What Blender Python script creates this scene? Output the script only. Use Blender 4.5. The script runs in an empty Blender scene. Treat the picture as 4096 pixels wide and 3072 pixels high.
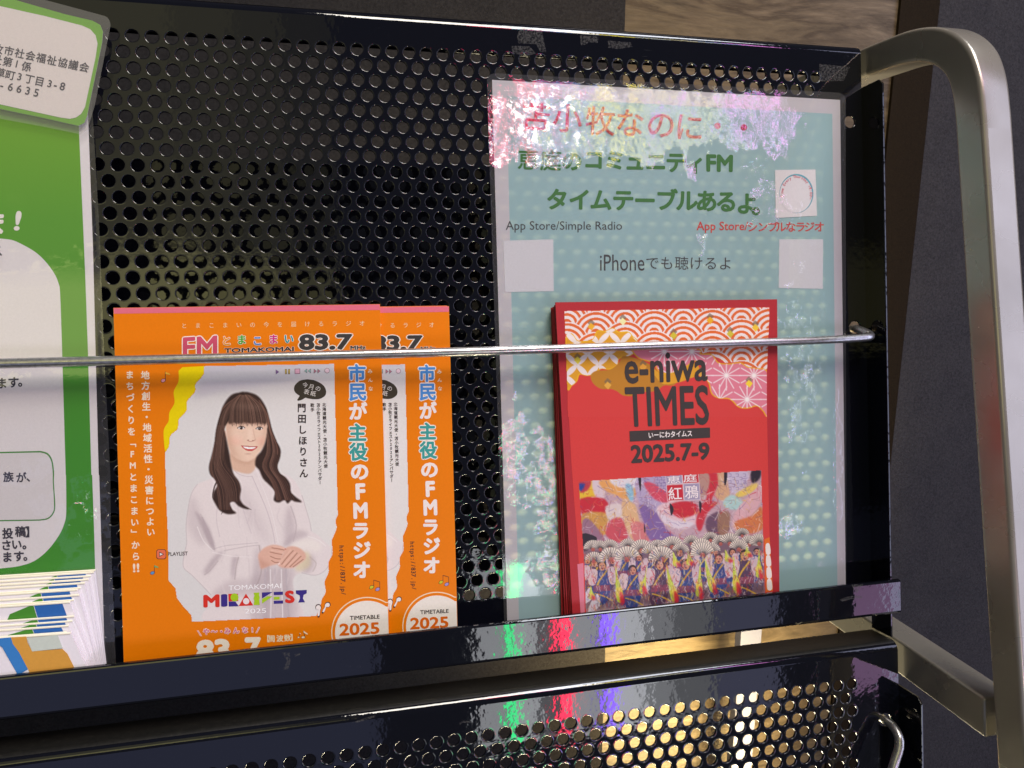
import bpy, bmesh, math, random
import numpy as np
from mathutils import Matrix, Vector
random.seed(7); rng = np.random.default_rng(7)
SC = bpy.context.scene; COL = SC.collection

# ---------------------------------------------------------------- frame of reference
# All measurements are in millimetres in the frame of the upper perforated panel:
# X to the right, Y down along the panel, Z away from the viewer (panel face at Z = 0).
F_PX = 2850.0
CW = (0.019717351777197363, -0.21176488397931112, -0.03392381503077734)
CT = np.array([-186.54961405898868, -171.18472631014825, 349.78114652966116])
ROW = 9 * 0.8791312010456774          # row pitch of the holes (mm); column pitch 9 mm
def _rot(w):
    w = np.array(w); t = np.linalg.norm(w); k = w / t
    K = np.array([[0, -k[2], k[1]], [k[2], 0, -k[0]], [-k[1], k[0], 0]])
    return np.eye(3) + math.sin(t) * K + (1 - math.cos(t)) * K @ K
RC = _rot(CW); CC = -RC.T @ CT
def to_b(p):                           # panel mm -> Blender metres (before levelling)
    return (p[0] / 1000.0, p[2] / 1000.0, -p[1] / 1000.0)
GRAV = np.array([-0.0105, 0.983, 0.167]); GRAV /= np.linalg.norm(GRAV)
_gb = Vector((GRAV[0], GRAV[2], -GRAV[1]))
LEVEL = Matrix.Translation((0, 0, 1.25)) @ _gb.rotation_difference(Vector((0, 0, -1))).to_matrix().to_4x4()

# ---------------------------------------------------------------- camera
cd = bpy.data.cameras.new('camera'); cam = bpy.data.objects.new('camera', cd); COL.objects.link(cam)
cd.sensor_width = 36.0; cd.lens = F_PX / 4096 * 36.0; cd.clip_start = 0.01; cd.clip_end = 50
def bdir(v): return Vector((v[0], v[2], -v[1]))
_m = Matrix.Identity(4)
for i, v in enumerate((bdir(RC[0]), -bdir(RC[1]), -bdir(RC[2]))):
    for j in range(3): _m[j][i] = v[j]
cam.matrix_world = LEVEL @ (Matrix.Translation(to_b(CC)) @ _m)
SC.camera = cam
cd.dof.use_dof = False

# ---------------------------------------------------------------- world and lamps
w = bpy.data.worlds.new("World"); SC.world = w; w.use_nodes = True
wn = w.node_tree.nodes; bg = wn['Background']
bg.inputs[0].default_value = (0.42, 0.44, 0.52, 1); bg.inputs[1].default_value = 0.10
def area(name, pos, aim, sx, sy, power, col=(1, 1, 1), spread=180, shape='RECTANGLE'):
    l = bpy.data.lights.new(name, 'AREA'); l.shape = shape; l.size = sx / 1000; l.size_y = sy / 1000
    l.energy = power; l.color = col; l.spread = math.radians(spread)
    o = bpy.data.objects.new(name, l); COL.objects.link(o)
    p = Vector(to_b(pos)); a = Vector(to_b(aim))
    q = (a - p).to_track_quat('-Z', 'Y')
    o.matrix_world = LEVEL @ (Matrix.Translation(p) @ q.to_matrix().to_4x4())
    return o
MID = (170, 160, 0)
area('lamp_key', (560, -2050, -1800), MID, 1000, 900, 52, (1, .93, .83))
area('lamp_fill', (1300, -2600, -1300), MID, 1000, 900, 34, (.90, .92, 1))
def glow(name, x0, x1, y0, y1, L, col, z=-1200):     # shop displays and added lamps facing the rack, mirrored in its gloss
    x, y = (x0 + x1) / 2, (y0 + y1) / 2; A = (x1 - x0) * (y1 - y0) / 1e6
    area(name, (x, y, z), (x, y, 0), x1 - x0, y1 - y0, L * math.pi * A, col)
glow('display_navy', -900, 121, 560, 1020, .36, (.5, .56, 1))
for a_, b_, l_ in ((335, 398, 3.2), (426, 470, 4.2), (470, 512, 1.1), (548, 616, 3.6), (654, 730, 5.5), (730, 800, 2.2), (800, 900, 1.1)): glow('display_white', a_, b_, 600, 1010, l_, (.93, .95, 1))
glow('display_green', 400, 424, 610, 1000, 13, (.05, 1, .3), -1190)
glow('display_red', 514, 546, 610, 1000, 20, (1, .04, .10), -1190)
glow('display_violet', 618, 652, 610, 1000, 16, (.28, .14, 1), -1190)
glow('display_dim', 903, 1074, 600, 1010, .8, (.6, .62, 1))
glow('display_mauve', 1200, 1430, 715, 1000, 1.6, (.9, .5, .95))
for nm_, a_, b_, l_, c_ in (('red', 425, 530, 7, (1, .05, .16)), ('cyan', 540, 562, 7, (.15, .8, 1)), ('rose', 575, 625, 6, (1, .2, .6)), ('blue', 650, 690, 6, (.3, .45, 1)), ('white', 710, 780, 4.0, (1, .98, .95)),
        ('yellow', 815, 890, 8, (1, .82, .12)), ('white', 920, 990, 4.5, (.95, 1, .97)), ('amber', 1030, 1075, 6, (1, .85, .4)), ('white', 1096, 1150, 5, (.95, .97, 1)), ('blue', 1175, 1206, 7, (.15, .5, 1)), ('magenta', 1222, 1330, 8, (1, .32, .95))):
    glow('film_glare_' + nm_, a_, b_, -1300, -780, l_ * 1.15, c_, -1350)  # added lamps, placed so the tilted film mirrors coloured glare
for k_, xe_ in enumerate((-250, -130, -30, 70)): glow('warm_wall', -1100, xe_, -800 + 30 * k_, 160, .085, (1, .92, .42), -1200 + 6 * k_)
for k_, xe_ in enumerate((-200, -60, 60)): glow('warm_lamp', -700, xe_, -110 + 25 * k_, 140, .34, (1, .93, .38), -1170 + 6 * k_)
glow('added_tube_glow', 1385, 2700, -1100, 1300, 2.4, (.68, .70, 1))  # added lavender lamp that brightens the tube's front face
area('lamp_behind', (500, 930, 190), (430, 430, 320), 200, 120, 3.0, (1, .72, .30), 44)
area('lamp_backlight', (300, 760, 215), (290, 190, 0), 360, 80, 3.0, (1, .88, .60), 100)
SC.view_settings.view_transform = 'Standard'; SC.view_settings.look = 'None'
SC.view_settings.exposure = 0.14; SC.view_settings.gamma = 1.0
SC.cycles.max_bounces = 8; SC.cycles.transparent_max_bounces = 24

# ---------------------------------------------------------------- materials
def lin(c):
    c = np.asarray(c, float) / 255.0
    return np.where(c <= .04045, c / 12.92, ((c + .055) / 1.055) ** 2.4)
def rgba(c): return tuple(float(v) for v in lin(c)) + (1.0,)
class NT:
    def __init__(s, name):
        s.m = bpy.data.materials.new(name); s.m.use_nodes = True; s.t = s.m.node_tree
        s.n = s.t.nodes; s.b = s.n['Principled BSDF']; s.out = s.n['Material Output']
    def add(s, typ, **kw):
        n = s.n.new(typ)
        for k, v in kw.items():
            if k.startswith('i_'):
                key = k[2:].replace('_', ' ')
                n.inputs[key if key in n.inputs else int(k[2:])].default_value = v
            else: setattr(n, k, v)
        return n
    def link(s, a, b): s.t.links.new(a, b)
    def co(s, scale=(1, 1, 1), rot=(0, 0, 0)):
        tc = s.add('ShaderNodeTexCoord'); mp = s.add('ShaderNodeMapping')
        mp.inputs['Scale'].default_value = scale; mp.inputs['Rotation'].default_value = rot
        s.link(tc.outputs['Object'], mp.inputs[0]); return mp.outputs[0]
    def noise(s, co, scale, detail=4, rough=.55, dist=0.0):
        n = s.add('ShaderNodeTexNoise'); n.inputs['Scale'].default_value = scale
        n.inputs['Detail'].default_value = detail; n.inputs['Roughness'].default_value = rough
        n.inputs['Distortion'].default_value = dist
        s.link(co, n.inputs['Vector']); return n.outputs['Fac']
    def ramp(s, fac, stops):
        r = s.add('ShaderNodeValToRGB'); e = r.color_ramp.elements
        while len(e) < len(stops): e.new(.5)
        for i, (p, c) in enumerate(stops):
            e[i].position = p; e[i].color = c if len(c) == 4 else tuple(c) + (1,)
        s.link(fac, r.inputs[0]); return r.outputs[0]
    def mixc(s, f, a, b, bt='MIX'):
        m = s.add('ShaderNodeMix', data_type='RGBA', blend_type=bt)
        for k, v in ((0, f), (6, a), (7, b)):
            if hasattr(v, 'links'): s.link(v, m.inputs[k])
            else: m.inputs[k].default_value = v
        return m.outputs[2]
    def bump(s, h, dist, strength=1.0, normal=None):
        b = s.add('ShaderNodeBump'); b.inputs['Distance'].default_value = dist; b.inputs['Strength'].default_value = strength
        s.link(h, b.inputs['Height'])
        if normal: s.link(normal, b.inputs['Normal'])
        return b.outputs[0]
    def setp(s, **kw):
        for k, v in kw.items():
            inp = s.b.inputs[k.replace('_', ' ')]
            if hasattr(v, 'links'): s.link(v, inp)
            else: inp.default_value = v
        return s.m
g4 = lambda v: (v, v, v, 1)

def mk_black():
    t = NT('gloss_black_paint'); co = t.co()
    dust = t.ramp(t.noise(co, 90, 6, .7), [(.60, g4(0)), (.78, g4(1))])
    fine = t.ramp(t.noise(co, 1400, 2), [(.62, g4(0)), (.75, g4(1))])
    f = t.mixc(1.0, dust, fine, 'MULTIPLY')
    sc1 = t.ramp(t.noise(t.co((30, 30, 900), (0, .35, 0)), 1.6, 3, .7), [(.66, g4(0)), (.70, g4(.35))]); sc2 = t.ramp(t.noise(co, 26, 3), [(.55, g4(0)), (.7, g4(1))])
    f = t.mixc(1.0, f, t.mixc(1.0, sc1, sc2, 'MULTIPLY'), 'ADD')
    col = t.mixc(f, (.0035, .004, .0075, 1), (.10, .10, .11, 1))
    rough = t.ramp(t.noise(co, 60, 3), [(.3, g4(.025)), (.8, g4(.07))])
    b = t.bump(t.noise(co, 230, 2, .5), .00009, .6, t.bump(t.noise(co, 70, 2, .4), .00022, .10))
    return t.setp(Base_Color=col, Roughness=rough, Normal=b, Specular_IOR_Level=.75)
BLACK = mk_black()
def mk_dusty():
    t = NT('dusty_black_paint'); co = t.co()
    col = t.ramp(t.noise(co, 500, 6, .75), [(.3, (.004, .004, .004, 1)), (.6, (.012, .0115, .010, 1)), (.8, (.05, .047, .04, 1))])
    return t.setp(Base_Color=col, Roughness=.45)
DUSTY = mk_dusty()
def mk_steel():
    t = NT('worn_zinc_steel'); co = t.co()
    c2 = t.co((12, 300, 300))
    col = t.ramp(t.noise(co, 420, 5, .7), [(.3, (.42, .42, .41, 1)), (.55, (.60, .60, .59, 1)), (.8, (.70, .70, .69, 1))])
    r = t.ramp(t.noise(c2, 6, 4, .6), [(.3, g4(.24)), (.75, g4(.38))])
    return t.setp(Base_Color=col, Metallic=.9, Roughness=r, Normal=t.bump(t.noise(co, 1500, 3), .00002, .4))
STEEL = mk_steel()
def mk_tube():
    t = NT('silver_painted_tube'); co = t.co()
    col = t.ramp(t.noise(co, 14, 4), [(.3, (.33, .31, .265, 1)), (.7, (.40, .375, .32, 1))])
    return t.setp(Base_Color=col, Metallic=.55, Roughness=t.ramp(t.noise(co, 25, 4), [(.3, g4(.22)), (.8, g4(.34))]),
                  Normal=t.bump(t.noise(co, 45, 2), .0004, .25))
TUBE = mk_tube()
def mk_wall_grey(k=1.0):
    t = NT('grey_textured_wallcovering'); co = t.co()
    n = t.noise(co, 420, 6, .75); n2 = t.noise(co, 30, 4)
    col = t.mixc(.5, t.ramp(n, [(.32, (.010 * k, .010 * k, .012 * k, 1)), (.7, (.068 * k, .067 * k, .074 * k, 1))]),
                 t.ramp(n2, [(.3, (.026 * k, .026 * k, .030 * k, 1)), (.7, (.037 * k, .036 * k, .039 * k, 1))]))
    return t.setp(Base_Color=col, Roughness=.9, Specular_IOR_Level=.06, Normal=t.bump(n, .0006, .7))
def mk_stone():
    t = NT('banded_gold_stone'); co = t.co((.7, 1, 4), (0, math.radians(9), 0))
    n = t.noise(co, 7, 8, .62, 1.2); n2 = t.noise(co, 60, 5, .7, .5)
    a = t.ramp(n, [(.25, (.035, .026, .014, 1)), (.45, (.12, .094, .058, 1)), (.55, (.062, .046, .027, 1)), (.72, (.19, .15, .10, 1))])
    b = t.ramp(n2, [(.3, g4(.6)), (.7, g4(1))])
    return t.setp(Base_Color=t.mixc(.8, a, b, 'MULTIPLY'), Roughness=.45, Specular_IOR_Level=.2, Normal=t.bump(n2, .0006, .4))
def mk_brown():
    t = NT('dark_brown_panel'); co = t.co()
    col = t.ramp(t.noise(co, 700, 4), [(.3, (.008, .0055, .0026, 1)), (.8, (.018, .012, .006, 1))])
    return t.setp(Base_Color=col, Roughness=.8, Specular_IOR_Level=.08)
WALL_GREY, WALL_SHADED, STONE, BROWN = mk_wall_grey(), mk_wall_grey(.6), mk_stone(), mk_brown()  # left wall: same covering, its weaker light put into a darker colour

def plain(name, c, rough=.5, spec=.4, grain=.06, scale=900):
    t = NT(name); co = t.co(); c = rgba(c)
    lo = tuple(v * (1 - grain) for v in c[:3]) + (1,); hi = tuple(min(1, v * (1 + grain)) for v in c[:3]) + (1,)
    col = t.ramp(t.noise(co, scale, 3), [(.3, lo), (.7, hi)])
    return t.setp(Base_Color=col, Roughness=rough, Specular_IOR_Level=spec)
_ink = {}
def ink(c, rough=.45):
    k = (tuple(c), rough)
    if k not in _ink: _ink[k] = plain('print_ink', c, rough, .25, .03)
    return _ink[k]
def vcol_mat(name, rough=.4):
    t = NT(name); a = t.add('ShaderNodeAttribute', attribute_name='print')
    return t.setp(Base_Color=a.outputs['Color'], Roughness=rough, Specular_IOR_Level=.35)
PICT = vcol_mat('printed_picture')

def mk_translucent(name, c, amt=.30):
    t = NT(name); m = t.setp(Base_Color=rgba(c), Roughness=.5, Specular_IOR_Level=.3)
    tr = t.add('ShaderNodeBsdfTranslucent'); tr.inputs[0].default_value = rgba((235, 225, 190))
    mx = t.add('ShaderNodeMixShader'); mx.inputs[0].default_value = amt
    t.link(t.b.outputs[0], mx.inputs[1]); t.link(tr.outputs[0], mx.inputs[2]); t.link(mx.outputs[0], t.out.inputs[0])
    return m
def mk_film(name, seed=0.0, haze=.03, rough=.035):
    """clear laminate; the vertex attribute 'relief' holds the lie of the film (slope x, slope y, crinkle)"""
    t = NT(name); co = t.co()
    tc = t.add('ShaderNodeVectorMath', operation='ADD'); tc.inputs[1].default_value = (seed, seed, seed)
    t.link(co, tc.inputs[0]); co = tc.outputs[0]
    at = t.add('ShaderNodeAttribute', attribute_name='relief'); sp_ = t.add('ShaderNodeSeparateXYZ'); t.link(at.outputs['Vector'], sp_.inputs[0])
    cb = t.add('ShaderNodeCombineXYZ'); t.link(sp_.outputs[0], cb.inputs[0]); t.link(sp_.outputs[1], cb.inputs[2])
    vt = t.add('ShaderNodeVectorTransform', vector_type='VECTOR', convert_from='OBJECT', convert_to='WORLD'); t.link(cb.outputs[0], vt.inputs[0])
    ge = t.add('ShaderNodeNewGeometry'); ad = t.add('ShaderNodeVectorMath', operation='ADD')
    t.link(ge.outputs['Normal'], ad.inputs[0]); t.link(vt.outputs[0], ad.inputs[1])
    nm = t.add('ShaderNodeVectorMath', operation='NORMALIZE'); t.link(ad.outputs[0], nm.inputs[0])
    fine = t.noise(co, 620, 2, .5, .9); mid = t.noise(co, 200, 2, .5, .6); big = t.noise(co, 28, 1)
    h = t.mixc(.55, fine, mid)
    hm = t.mixc(1.0, h, sp_.outputs[2], 'MULTIPLY')
    b0 = t.bump(big, .0006, .2, nm.outputs[0]); b2 = t.bump(hm, .00020, 1.0, b0)
    gl = t.add('ShaderNodeBsdfGlossy'); gl.inputs['Roughness'].default_value = rough
    t.link(b2, gl.inputs['Normal'])
    tr = t.add('ShaderNodeBsdfTransparent'); tr.inputs[0].default_value = (.985, .985, .98, 1)
    df = t.add('ShaderNodeBsdfDiffuse'); df.inputs[0].default_value = (.55, .55, .56, 1)
    m1 = t.add('ShaderNodeMixShader'); m1.inputs[0].default_value = haze
    t.link(tr.outputs[0], m1.inputs[1]); t.link(df.outputs[0], m1.inputs[2])
    dt = t.add('ShaderNodeVectorMath', operation='DOT_PRODUCT'); t.link(ge.outputs['Incoming'], dt.inputs[0]); t.link(b2, dt.inputs[1])
    ab = t.add('ShaderNodeMath', operation='ABSOLUTE'); t.link(dt.outputs['Value'], ab.inputs[0])
    om = t.add('ShaderNodeMath', operation='SUBTRACT', use_clamp=True); om.inputs[0].default_value = 1; t.link(ab.outputs[0], om.inputs[1])
    pw = t.add('ShaderNodeMath', operation='POWER'); t.link(om.outputs[0], pw.inputs[0]); pw.inputs[1].default_value = 5
    fr = t.add('ShaderNodeMath', operation='MULTIPLY_ADD', use_clamp=True); t.link(pw.outputs[0], fr.inputs[0]); fr.inputs[1].default_value = .9; fr.inputs[2].default_value = .085
    mx = t.add('ShaderNodeMixShader'); t.link(fr.outputs[0], mx.inputs[0])
    t.link(m1.outputs[0], mx.inputs[1]); t.link(gl.outputs[0], mx.inputs[2]); t.link(mx.outputs[0], t.out.inputs[0])
    t.n.remove(t.b); return t.m
def vnoise(X, Y, cell, seed):
    """smooth value noise in -1..1 on arrays of coordinates"""
    def hsh(i, j): 
        v = np.sin(i * 127.1 + j * 311.7 + seed * 74.7) * 43758.5453
        return (v - np.floor(v)) * 2 - 1
    x, y = X / cell, Y / cell; i, j = np.floor(x), np.floor(y); u, v = x - i, y - j
    u, v = u * u * (3 - 2 * u), v * v * (3 - 2 * v)
    return (hsh(i, j) * (1 - u) + hsh(i + 1, j) * u) * (1 - v) + (hsh(i, j + 1) * (1 - u) + hsh(i + 1, j + 1) * u) * v
def relief(o, fn, X, Y):
    tx, ty, ck = fn(X, Y)
    at = o.data.attributes.new('relief', 'FLOAT_VECTOR', 'POINT')
    at.data.foreach_set('vector', np.stack([tx, ty, ck], 1).astype(np.float32).ravel())

# ---------------------------------------------------------------- object helpers
THINGS = []
def thing(name, label, cat, org, group=None, kind=None):
    o = bpy.data.objects.new(name, None); COL.objects.link(o); o.empty_display_size = .01
    o.location = to_b(org); o['label'] = label; o['category'] = cat
    if group: o['group'] = group
    if kind: o['kind'] = kind
    o['_o'] = list(org); THINGS.append(o); return o
def mesh(name, vs, fs, mat, parent=None, smooth=False, label=None, origin=None):
    org = np.array(origin if origin is not None else (list(parent['_o']) if parent is not None and '_o' in parent else (0, 0, 0)), float)
    V = np.asarray(vs, float).reshape(-1, 3) - org
    B = np.stack([V[:, 0], V[:, 2], -V[:, 1]], 1) / 1000.0
    me = bpy.data.meshes.new(name)
    if isinstance(fs, np.ndarray) and fs.ndim == 2:
        k = fs.shape[1]; n = len(fs)
        me.vertices.add(len(B)); me.vertices.foreach_set('co', B.astype(np.float32).ravel())
        me.loops.add(n * k); me.loops.foreach_set('vertex_index', fs.astype(np.int32).ravel())
        me.polygons.add(n); me.polygons.foreach_set('loop_start', np.arange(0, n * k, k, dtype=np.int32))
        try: me.polygons.foreach_set('loop_total', np.full(n, k, dtype=np.int32))
        except Exception: pass
        me.update(calc_edges=True)
    else:
        me.from_pydata(B.tolist(), [], [tuple(int(i) for i in f) for f in fs]); me.update()
    me.materials.append(mat)
    if smooth: me.shade_smooth()
    o = bpy.data.objects.new(name, me); COL.objects.link(o)
    if parent is not None: o.parent = parent; o['_o'] = [float(v) for v in org]
    else: o.location = to_b(org); THINGS.append(o)
    if label: o['label'] = label
    return o
def flatten(o, wide):
    # broad faces stay flat so that they mirror cleanly; only the rounded corners are smooth
    for p in o.data.polygons:
        v = [o.data.vertices[i].co for i in p.vertices]
        if len(v) == 4 and min(max((v[0] - v[1]).length, (v[2] - v[3]).length), max((v[1] - v[2]).length, (v[3] - v[0]).length)) * 1000 > wide * .3 and max((v[0] - v[1]).length, (v[1] - v[2]).length) * 1000 > wide: p.use_smooth = False
    return o
def bevel(o, w=.6, seg=3, angle=40):
    bm = bmesh.new(); bm.from_mesh(o.data)
    bmesh.ops.recalc_face_normals(bm, faces=bm.faces)
    es = [e for e in bm.edges if len(e.link_faces) == 2 and e.calc_face_angle(0) > math.radians(angle)]
    bmesh.ops.bevel(bm, geom=es, offset=w / 1000, segments=seg, affect='EDGES', profile=.5)
    bm.to_mesh(o.data); bm.free(); o.data.shade_smooth()
    for p in o.data.polygons:
        if p.area * 1e6 > 60 * w * max(w, 1) or len(p.vertices) > 4: p.use_smooth = False
    return o
def box(x0, x1, y0, y1, z0, z1):
    v = [(x, y, z) for x in (x0, x1) for y in (y0, y1) for z in (z0, z1)]
    f = [(0, 1, 3, 2), (4, 6, 7, 5), (0, 4, 5, 1), (2, 3, 7, 6), (0, 2, 6, 4), (1, 5, 7, 3)]
    return v, f
def prism(pts, vec):
    """pts: planar polygon (3D), extruded by vec"""
    n = len(pts); P = [np.array(p, float) for p in pts]; V = P + [p + np.array(vec, float) for p in P]
    F = [tuple(range(n)), tuple(range(2 * n - 1, n - 1, -1))] + [(i, i + n, (i + 1) % n + n, (i + 1) % n) for i in range(n)]
    return V, F
def catmull(P, n=8, closed=False):
    P = [np.array(p, float) for p in P]; out = []; m = len(P)
    for i in range(m if closed else m - 1):
        if closed: a, b, c, d = P[i - 1], P[i], P[(i + 1) % m], P[(i + 2) % m]
        else: a, b, c, d = P[max(i - 1, 0)], P[i], P[i + 1], P[min(i + 2, m - 1)]
        for k in range(n):
            t = k / n
            out.append(.5 * ((2 * b) + (c - a) * t + (2 * a - 5 * b + 4 * c - d) * t * t + (3 * b - a - 3 * c + d) * t ** 3))
    if not closed: out.append(P[-1])
    return out
def sweep(path, section, up=(1, 0, 0)):
    """section: list of (a, b); a along `up`, b along tangent x up"""
    P = [np.array(p, float) for p in path]; up = np.array(up, float); n = len(section); V = []; F = []
    for i, p in enumerate(P):
        t = P[min(i + 1, len(P) - 1)] - P[max(i - 1, 0)]; t /= np.linalg.norm(t)
        u = up - t * (up @ t); u /= np.linalg.norm(u); s = np.cross(t, u)
        V += [p + a * u + b * s for a, b in section]
        if i: F += [((i - 1) * n + k, (i - 1) * n + (k + 1) % n, i * n + (k + 1) % n, i * n + k) for k in range(n)]
    F += [tuple(range(n)), tuple(range(len(V) - 1, len(V) - n - 1, -1))]
    return V, F
def rsec(w, h, r, n=4):
    out = []
    for cx, cy, a0 in ((w / 2 - r, h / 2 - r, 0), (-w / 2 + r, h / 2 - r, 90), (-w / 2 + r, -h / 2 + r, 180), (w / 2 - r, -h / 2 + r, 270)):
        for k in range(n + 1):
            a = math.radians(a0 + 90 * k / n); out.append((cx + r * math.cos(a), cy + r * math.sin(a)))
    return out
def circ(r, n=20): return [(r * math.cos(2 * math.pi * k / n), r * math.sin(2 * math.pi * k / n)) for k in range(n)]

# sight lines of the survey photograph: image coordinates (2212 px wide) -> points on real planes
PX = 4096 / 2212
def ray(px, py): return RC.T @ np.array([(px * PX - 2048) / F_PX, (py * PX - 1536) / F_PX, 1.0])
class Plane:
    def __init__(s, a, b=0.0, y0=0.0): s.a, s.b, s.y0 = a, b, y0      # z = a + b*(Y - y0)
    def __call__(s, px, py, lift=0.0):
        d = ray(px, py)
        k = (s.a + s.b * (CC[1] - s.y0) - CC[2]) / (d[2] - s.b * d[1])
        p = CC + d * k; p[2] -= lift; return p
    def many(s, XY, lift=0.0):
        XY = np.asarray(XY, float)
        D = np.stack([(XY[:, 0] * PX - 2048) / F_PX, (XY[:, 1] * PX - 1536) / F_PX, np.ones(len(XY))], 1) @ RC
        k = (s.a + s.b * (CC[1] - s.y0) - CC[2]) / (D[:, 2] - s.b * D[:, 1])
        P = CC + D * k[:, None]; P[:, 2] -= lift; return P
    def z(s, Y): return s.a + s.b * (Y - s.y0)
LY = .05                                                              # one ink layer (mm)
#@@MAIN
# ---------------------------------------------------------------- background wall
wn_ = np.array([0, 0, 1.0]) - GRAV * GRAV[2]; wn_ /= np.linalg.norm(wn_)
WALLP = Plane(262.0, -wn_[1] / wn_[2])
WALLP2 = Plane(259.0, -wn_[1] / wn_[2])
def wall_x(px, py): return WALLP(px, py)[0]
xg = (wall_x(1358, 0) + wall_x(1302, 1400)) / 2; xb = (wall_x(1945, 0) + wall_x(1925, 200)) / 2; xr = (wall_x(2033, 0) + wall_x(1944, 756)) / 2
def wall_strip(name, x0, x1, m, lift=0.0, y0=-900, y1=1300, thick=6.0):
    P = [(x, y, WALLP.z(y) - lift) for x, y in ((x0, y0), (x1, y0), (x1, y1), (x0, y1))]
    V, F = prism(P, (0, 0, thick)); return mesh(name, V, F, m)
for nm, a, b, m, l, lab in (('wall', -1500, xg, WALL_SHADED, 0, 'grey textured wall behind the left of the rack'),
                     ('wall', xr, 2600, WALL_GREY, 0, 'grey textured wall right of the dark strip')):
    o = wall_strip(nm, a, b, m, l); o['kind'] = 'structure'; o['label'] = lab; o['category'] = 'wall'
o = wall_strip('stone_panel', xg, xb, STONE, -2); o['label'] = 'banded gold stone panel set into the grey wall'; o['category'] = 'wall panel'
o = wall_strip('wall_strip', xb, xr, BROWN, 1.5); o['label'] = 'narrow dark brown strip beside the gold stone panel'; o['category'] = 'wall trim'
# pale upright post standing before the stone, seen below the tray and through the lower holes
pp = Plane(215.0, -wn_[1] / wn_[2])
a, b = pp(1600, 1380), pp(1645, 1380)
PALE = plain('pale_post_paint', (92, 98, 124), .6)
V, F = box(a[0], b[0], 0, 900, 0, 0)
V = [(x - .004 * 0, y, pp.z(y) + (0 if i % 2 == 0 else 12)) for i, (x, y, z) in enumerate(V)]
V = [(v[0], 150 if v[1] == 0 else v[1], pp.z(150 if v[1] == 0 else v[1]) + (0 if i % 2 == 0 else 12)) for i, v in enumerate(V)]
o = bevel(mesh('pale_post', V, F, PALE), 1.0); o['label'] = 'pale upright post seen below the tray before gold stone'; o['category'] = 'post'

# ---------------------------------------------------------------- rack
rack = thing('leaflet_rack', 'gloss black perforated leaflet rack on a silver tube frame', 'leaflet rack', (170, 330, 0))
XL, XR = -171.0, 409.5
HR = 3.05
def cell_angles(hx, hy, seg):
    A = [2 * math.pi * k / seg for k in range(seg)]
    for c in (math.atan2(hy, hx), math.pi - math.atan2(hy, hx), math.pi + math.atan2(hy, hx), 2 * math.pi - math.atan2(hy, hx)):
        i = min(range(seg), key=lambda j: abs(A[j] - c)); A[i] = c
    return np.array(A)
def cells(cx, cy, hx, hy, r, seg=20, t=1.2, wob=None):
    """hole cells (rectangular, punched) at centres cx, cy; returns verts, quads"""
    A = cell_angles(hx, hy, seg); ca, sa = np.cos(A), np.sin(A)
    ro = np.minimum(hx / np.maximum(np.abs(ca), 1e-9), hy / np.maximum(np.abs(sa), 1e-9))
    rings = [(ro, 0.0), (np.minimum(ro, r + .82), 0.0), (r + .52, -.05), (r + .22, -.01), (r + .04, .22), (r, .55), (r, t)]
    V = []
    for rr, z in rings:
        rr = np.broadcast_to(rr, ca.shape); V.append(np.stack([rr * ca, rr * sa, np.full(seg, z)], 1))
    base = np.concatenate(V); nr = len(rings); n = len(cx)
    allv = np.repeat(base[None], n, 0)
    allv[:, :, 0] += np.asarray(cx)[:, None]; allv[:, :, 1] += np.asarray(cy)[:, None]
    k = np.arange(seg); q = []
    for j in range(nr - 1):
        q.append(np.stack([j * seg + k, j * seg + (k + 1) % seg, (j + 1) * seg + (k + 1) % seg, (j + 1) * seg + k], 1))
    q = np.concatenate(q); Q = (q[None] + (np.arange(n) * len(base))[:, None, None]).reshape(-1, 4)
    return allv.reshape(-1, 3), Q
def panel(z0, y0, nrow, ybot, side_holes):
    VV = []; QQ = []; n0 = 0
    def put(v, q):
        nonlocal n0
        VV.append(np.asarray(v, float)); QQ.append(np.asarray(q, int) + n0); n0 += len(v)
    def rect(xa, xb, ya, yb):
        if xb - xa > 1e-6 and yb - ya > 1e-6: put([(xa, ya, 0), (xb, ya, 0), (xb, yb, 0), (xa, yb, 0)], [(0, 1, 2, 3)])
    cx, cy = [], []
    for r in range(nrow):
        if r % 2 == 0: xs = np.arange(-16, 43) * 9.0
        else:
            xs = np.arange(-16, 42) * 9.0 + 4.5
            rect(-148.5, -144, (r - .5) * ROW, (r + .5) * ROW); rect(378, 382.5, (r - .5) * ROW, (r + .5) * ROW)
        cx += list(xs); cy += [r * ROW] * len(xs)
    put(*cells(np.array(cx), np.array(cy), 4.5, ROW / 2, HR))
    ya, yb = -ROW / 2, (nrow - .5) * ROW
    rect(XL, XR, -16, ya); rect(XL, -148.5, ya, yb); rect(XL, XR, yb, ybot)
    y = ya
    for hx, hy, hr in side_holes:
        rect(382.5, XR, y, hy - 6); rect(382.5, hx - 6, hy - 6, hy + 6); rect(hx + 6, XR, hy - 6, hy + 6)
        put(*cells(np.array([hx]), np.array([hy]), 6, 6, hr, 28)); y = hy + 6
    rect(382.5, XR, y, yb)
    # rounded top edge, flange to the back and its lip
    prof = [(-16, 0)] + [(-16 - 5 * math.sin(math.radians(a)), 5 - 5 * math.cos(math.radians(a))) for a in range(15, 91, 15)]
    prof += [(-21, 22), (-20, 23), (-11, 23)]
    for i in range(len(prof) - 1):
        (p, q), (r_, s) = prof[i], prof[i + 1]
        put([(XL, p, q), (XR, p, q), (XR, r_, s), (XL, r_, s)], [(0, 1, 2, 3)])
    V = np.concatenate(VV); V[:, 1] += y0; V[:, 2] += z0
    return V, np.concatenate(QQ)
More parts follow.
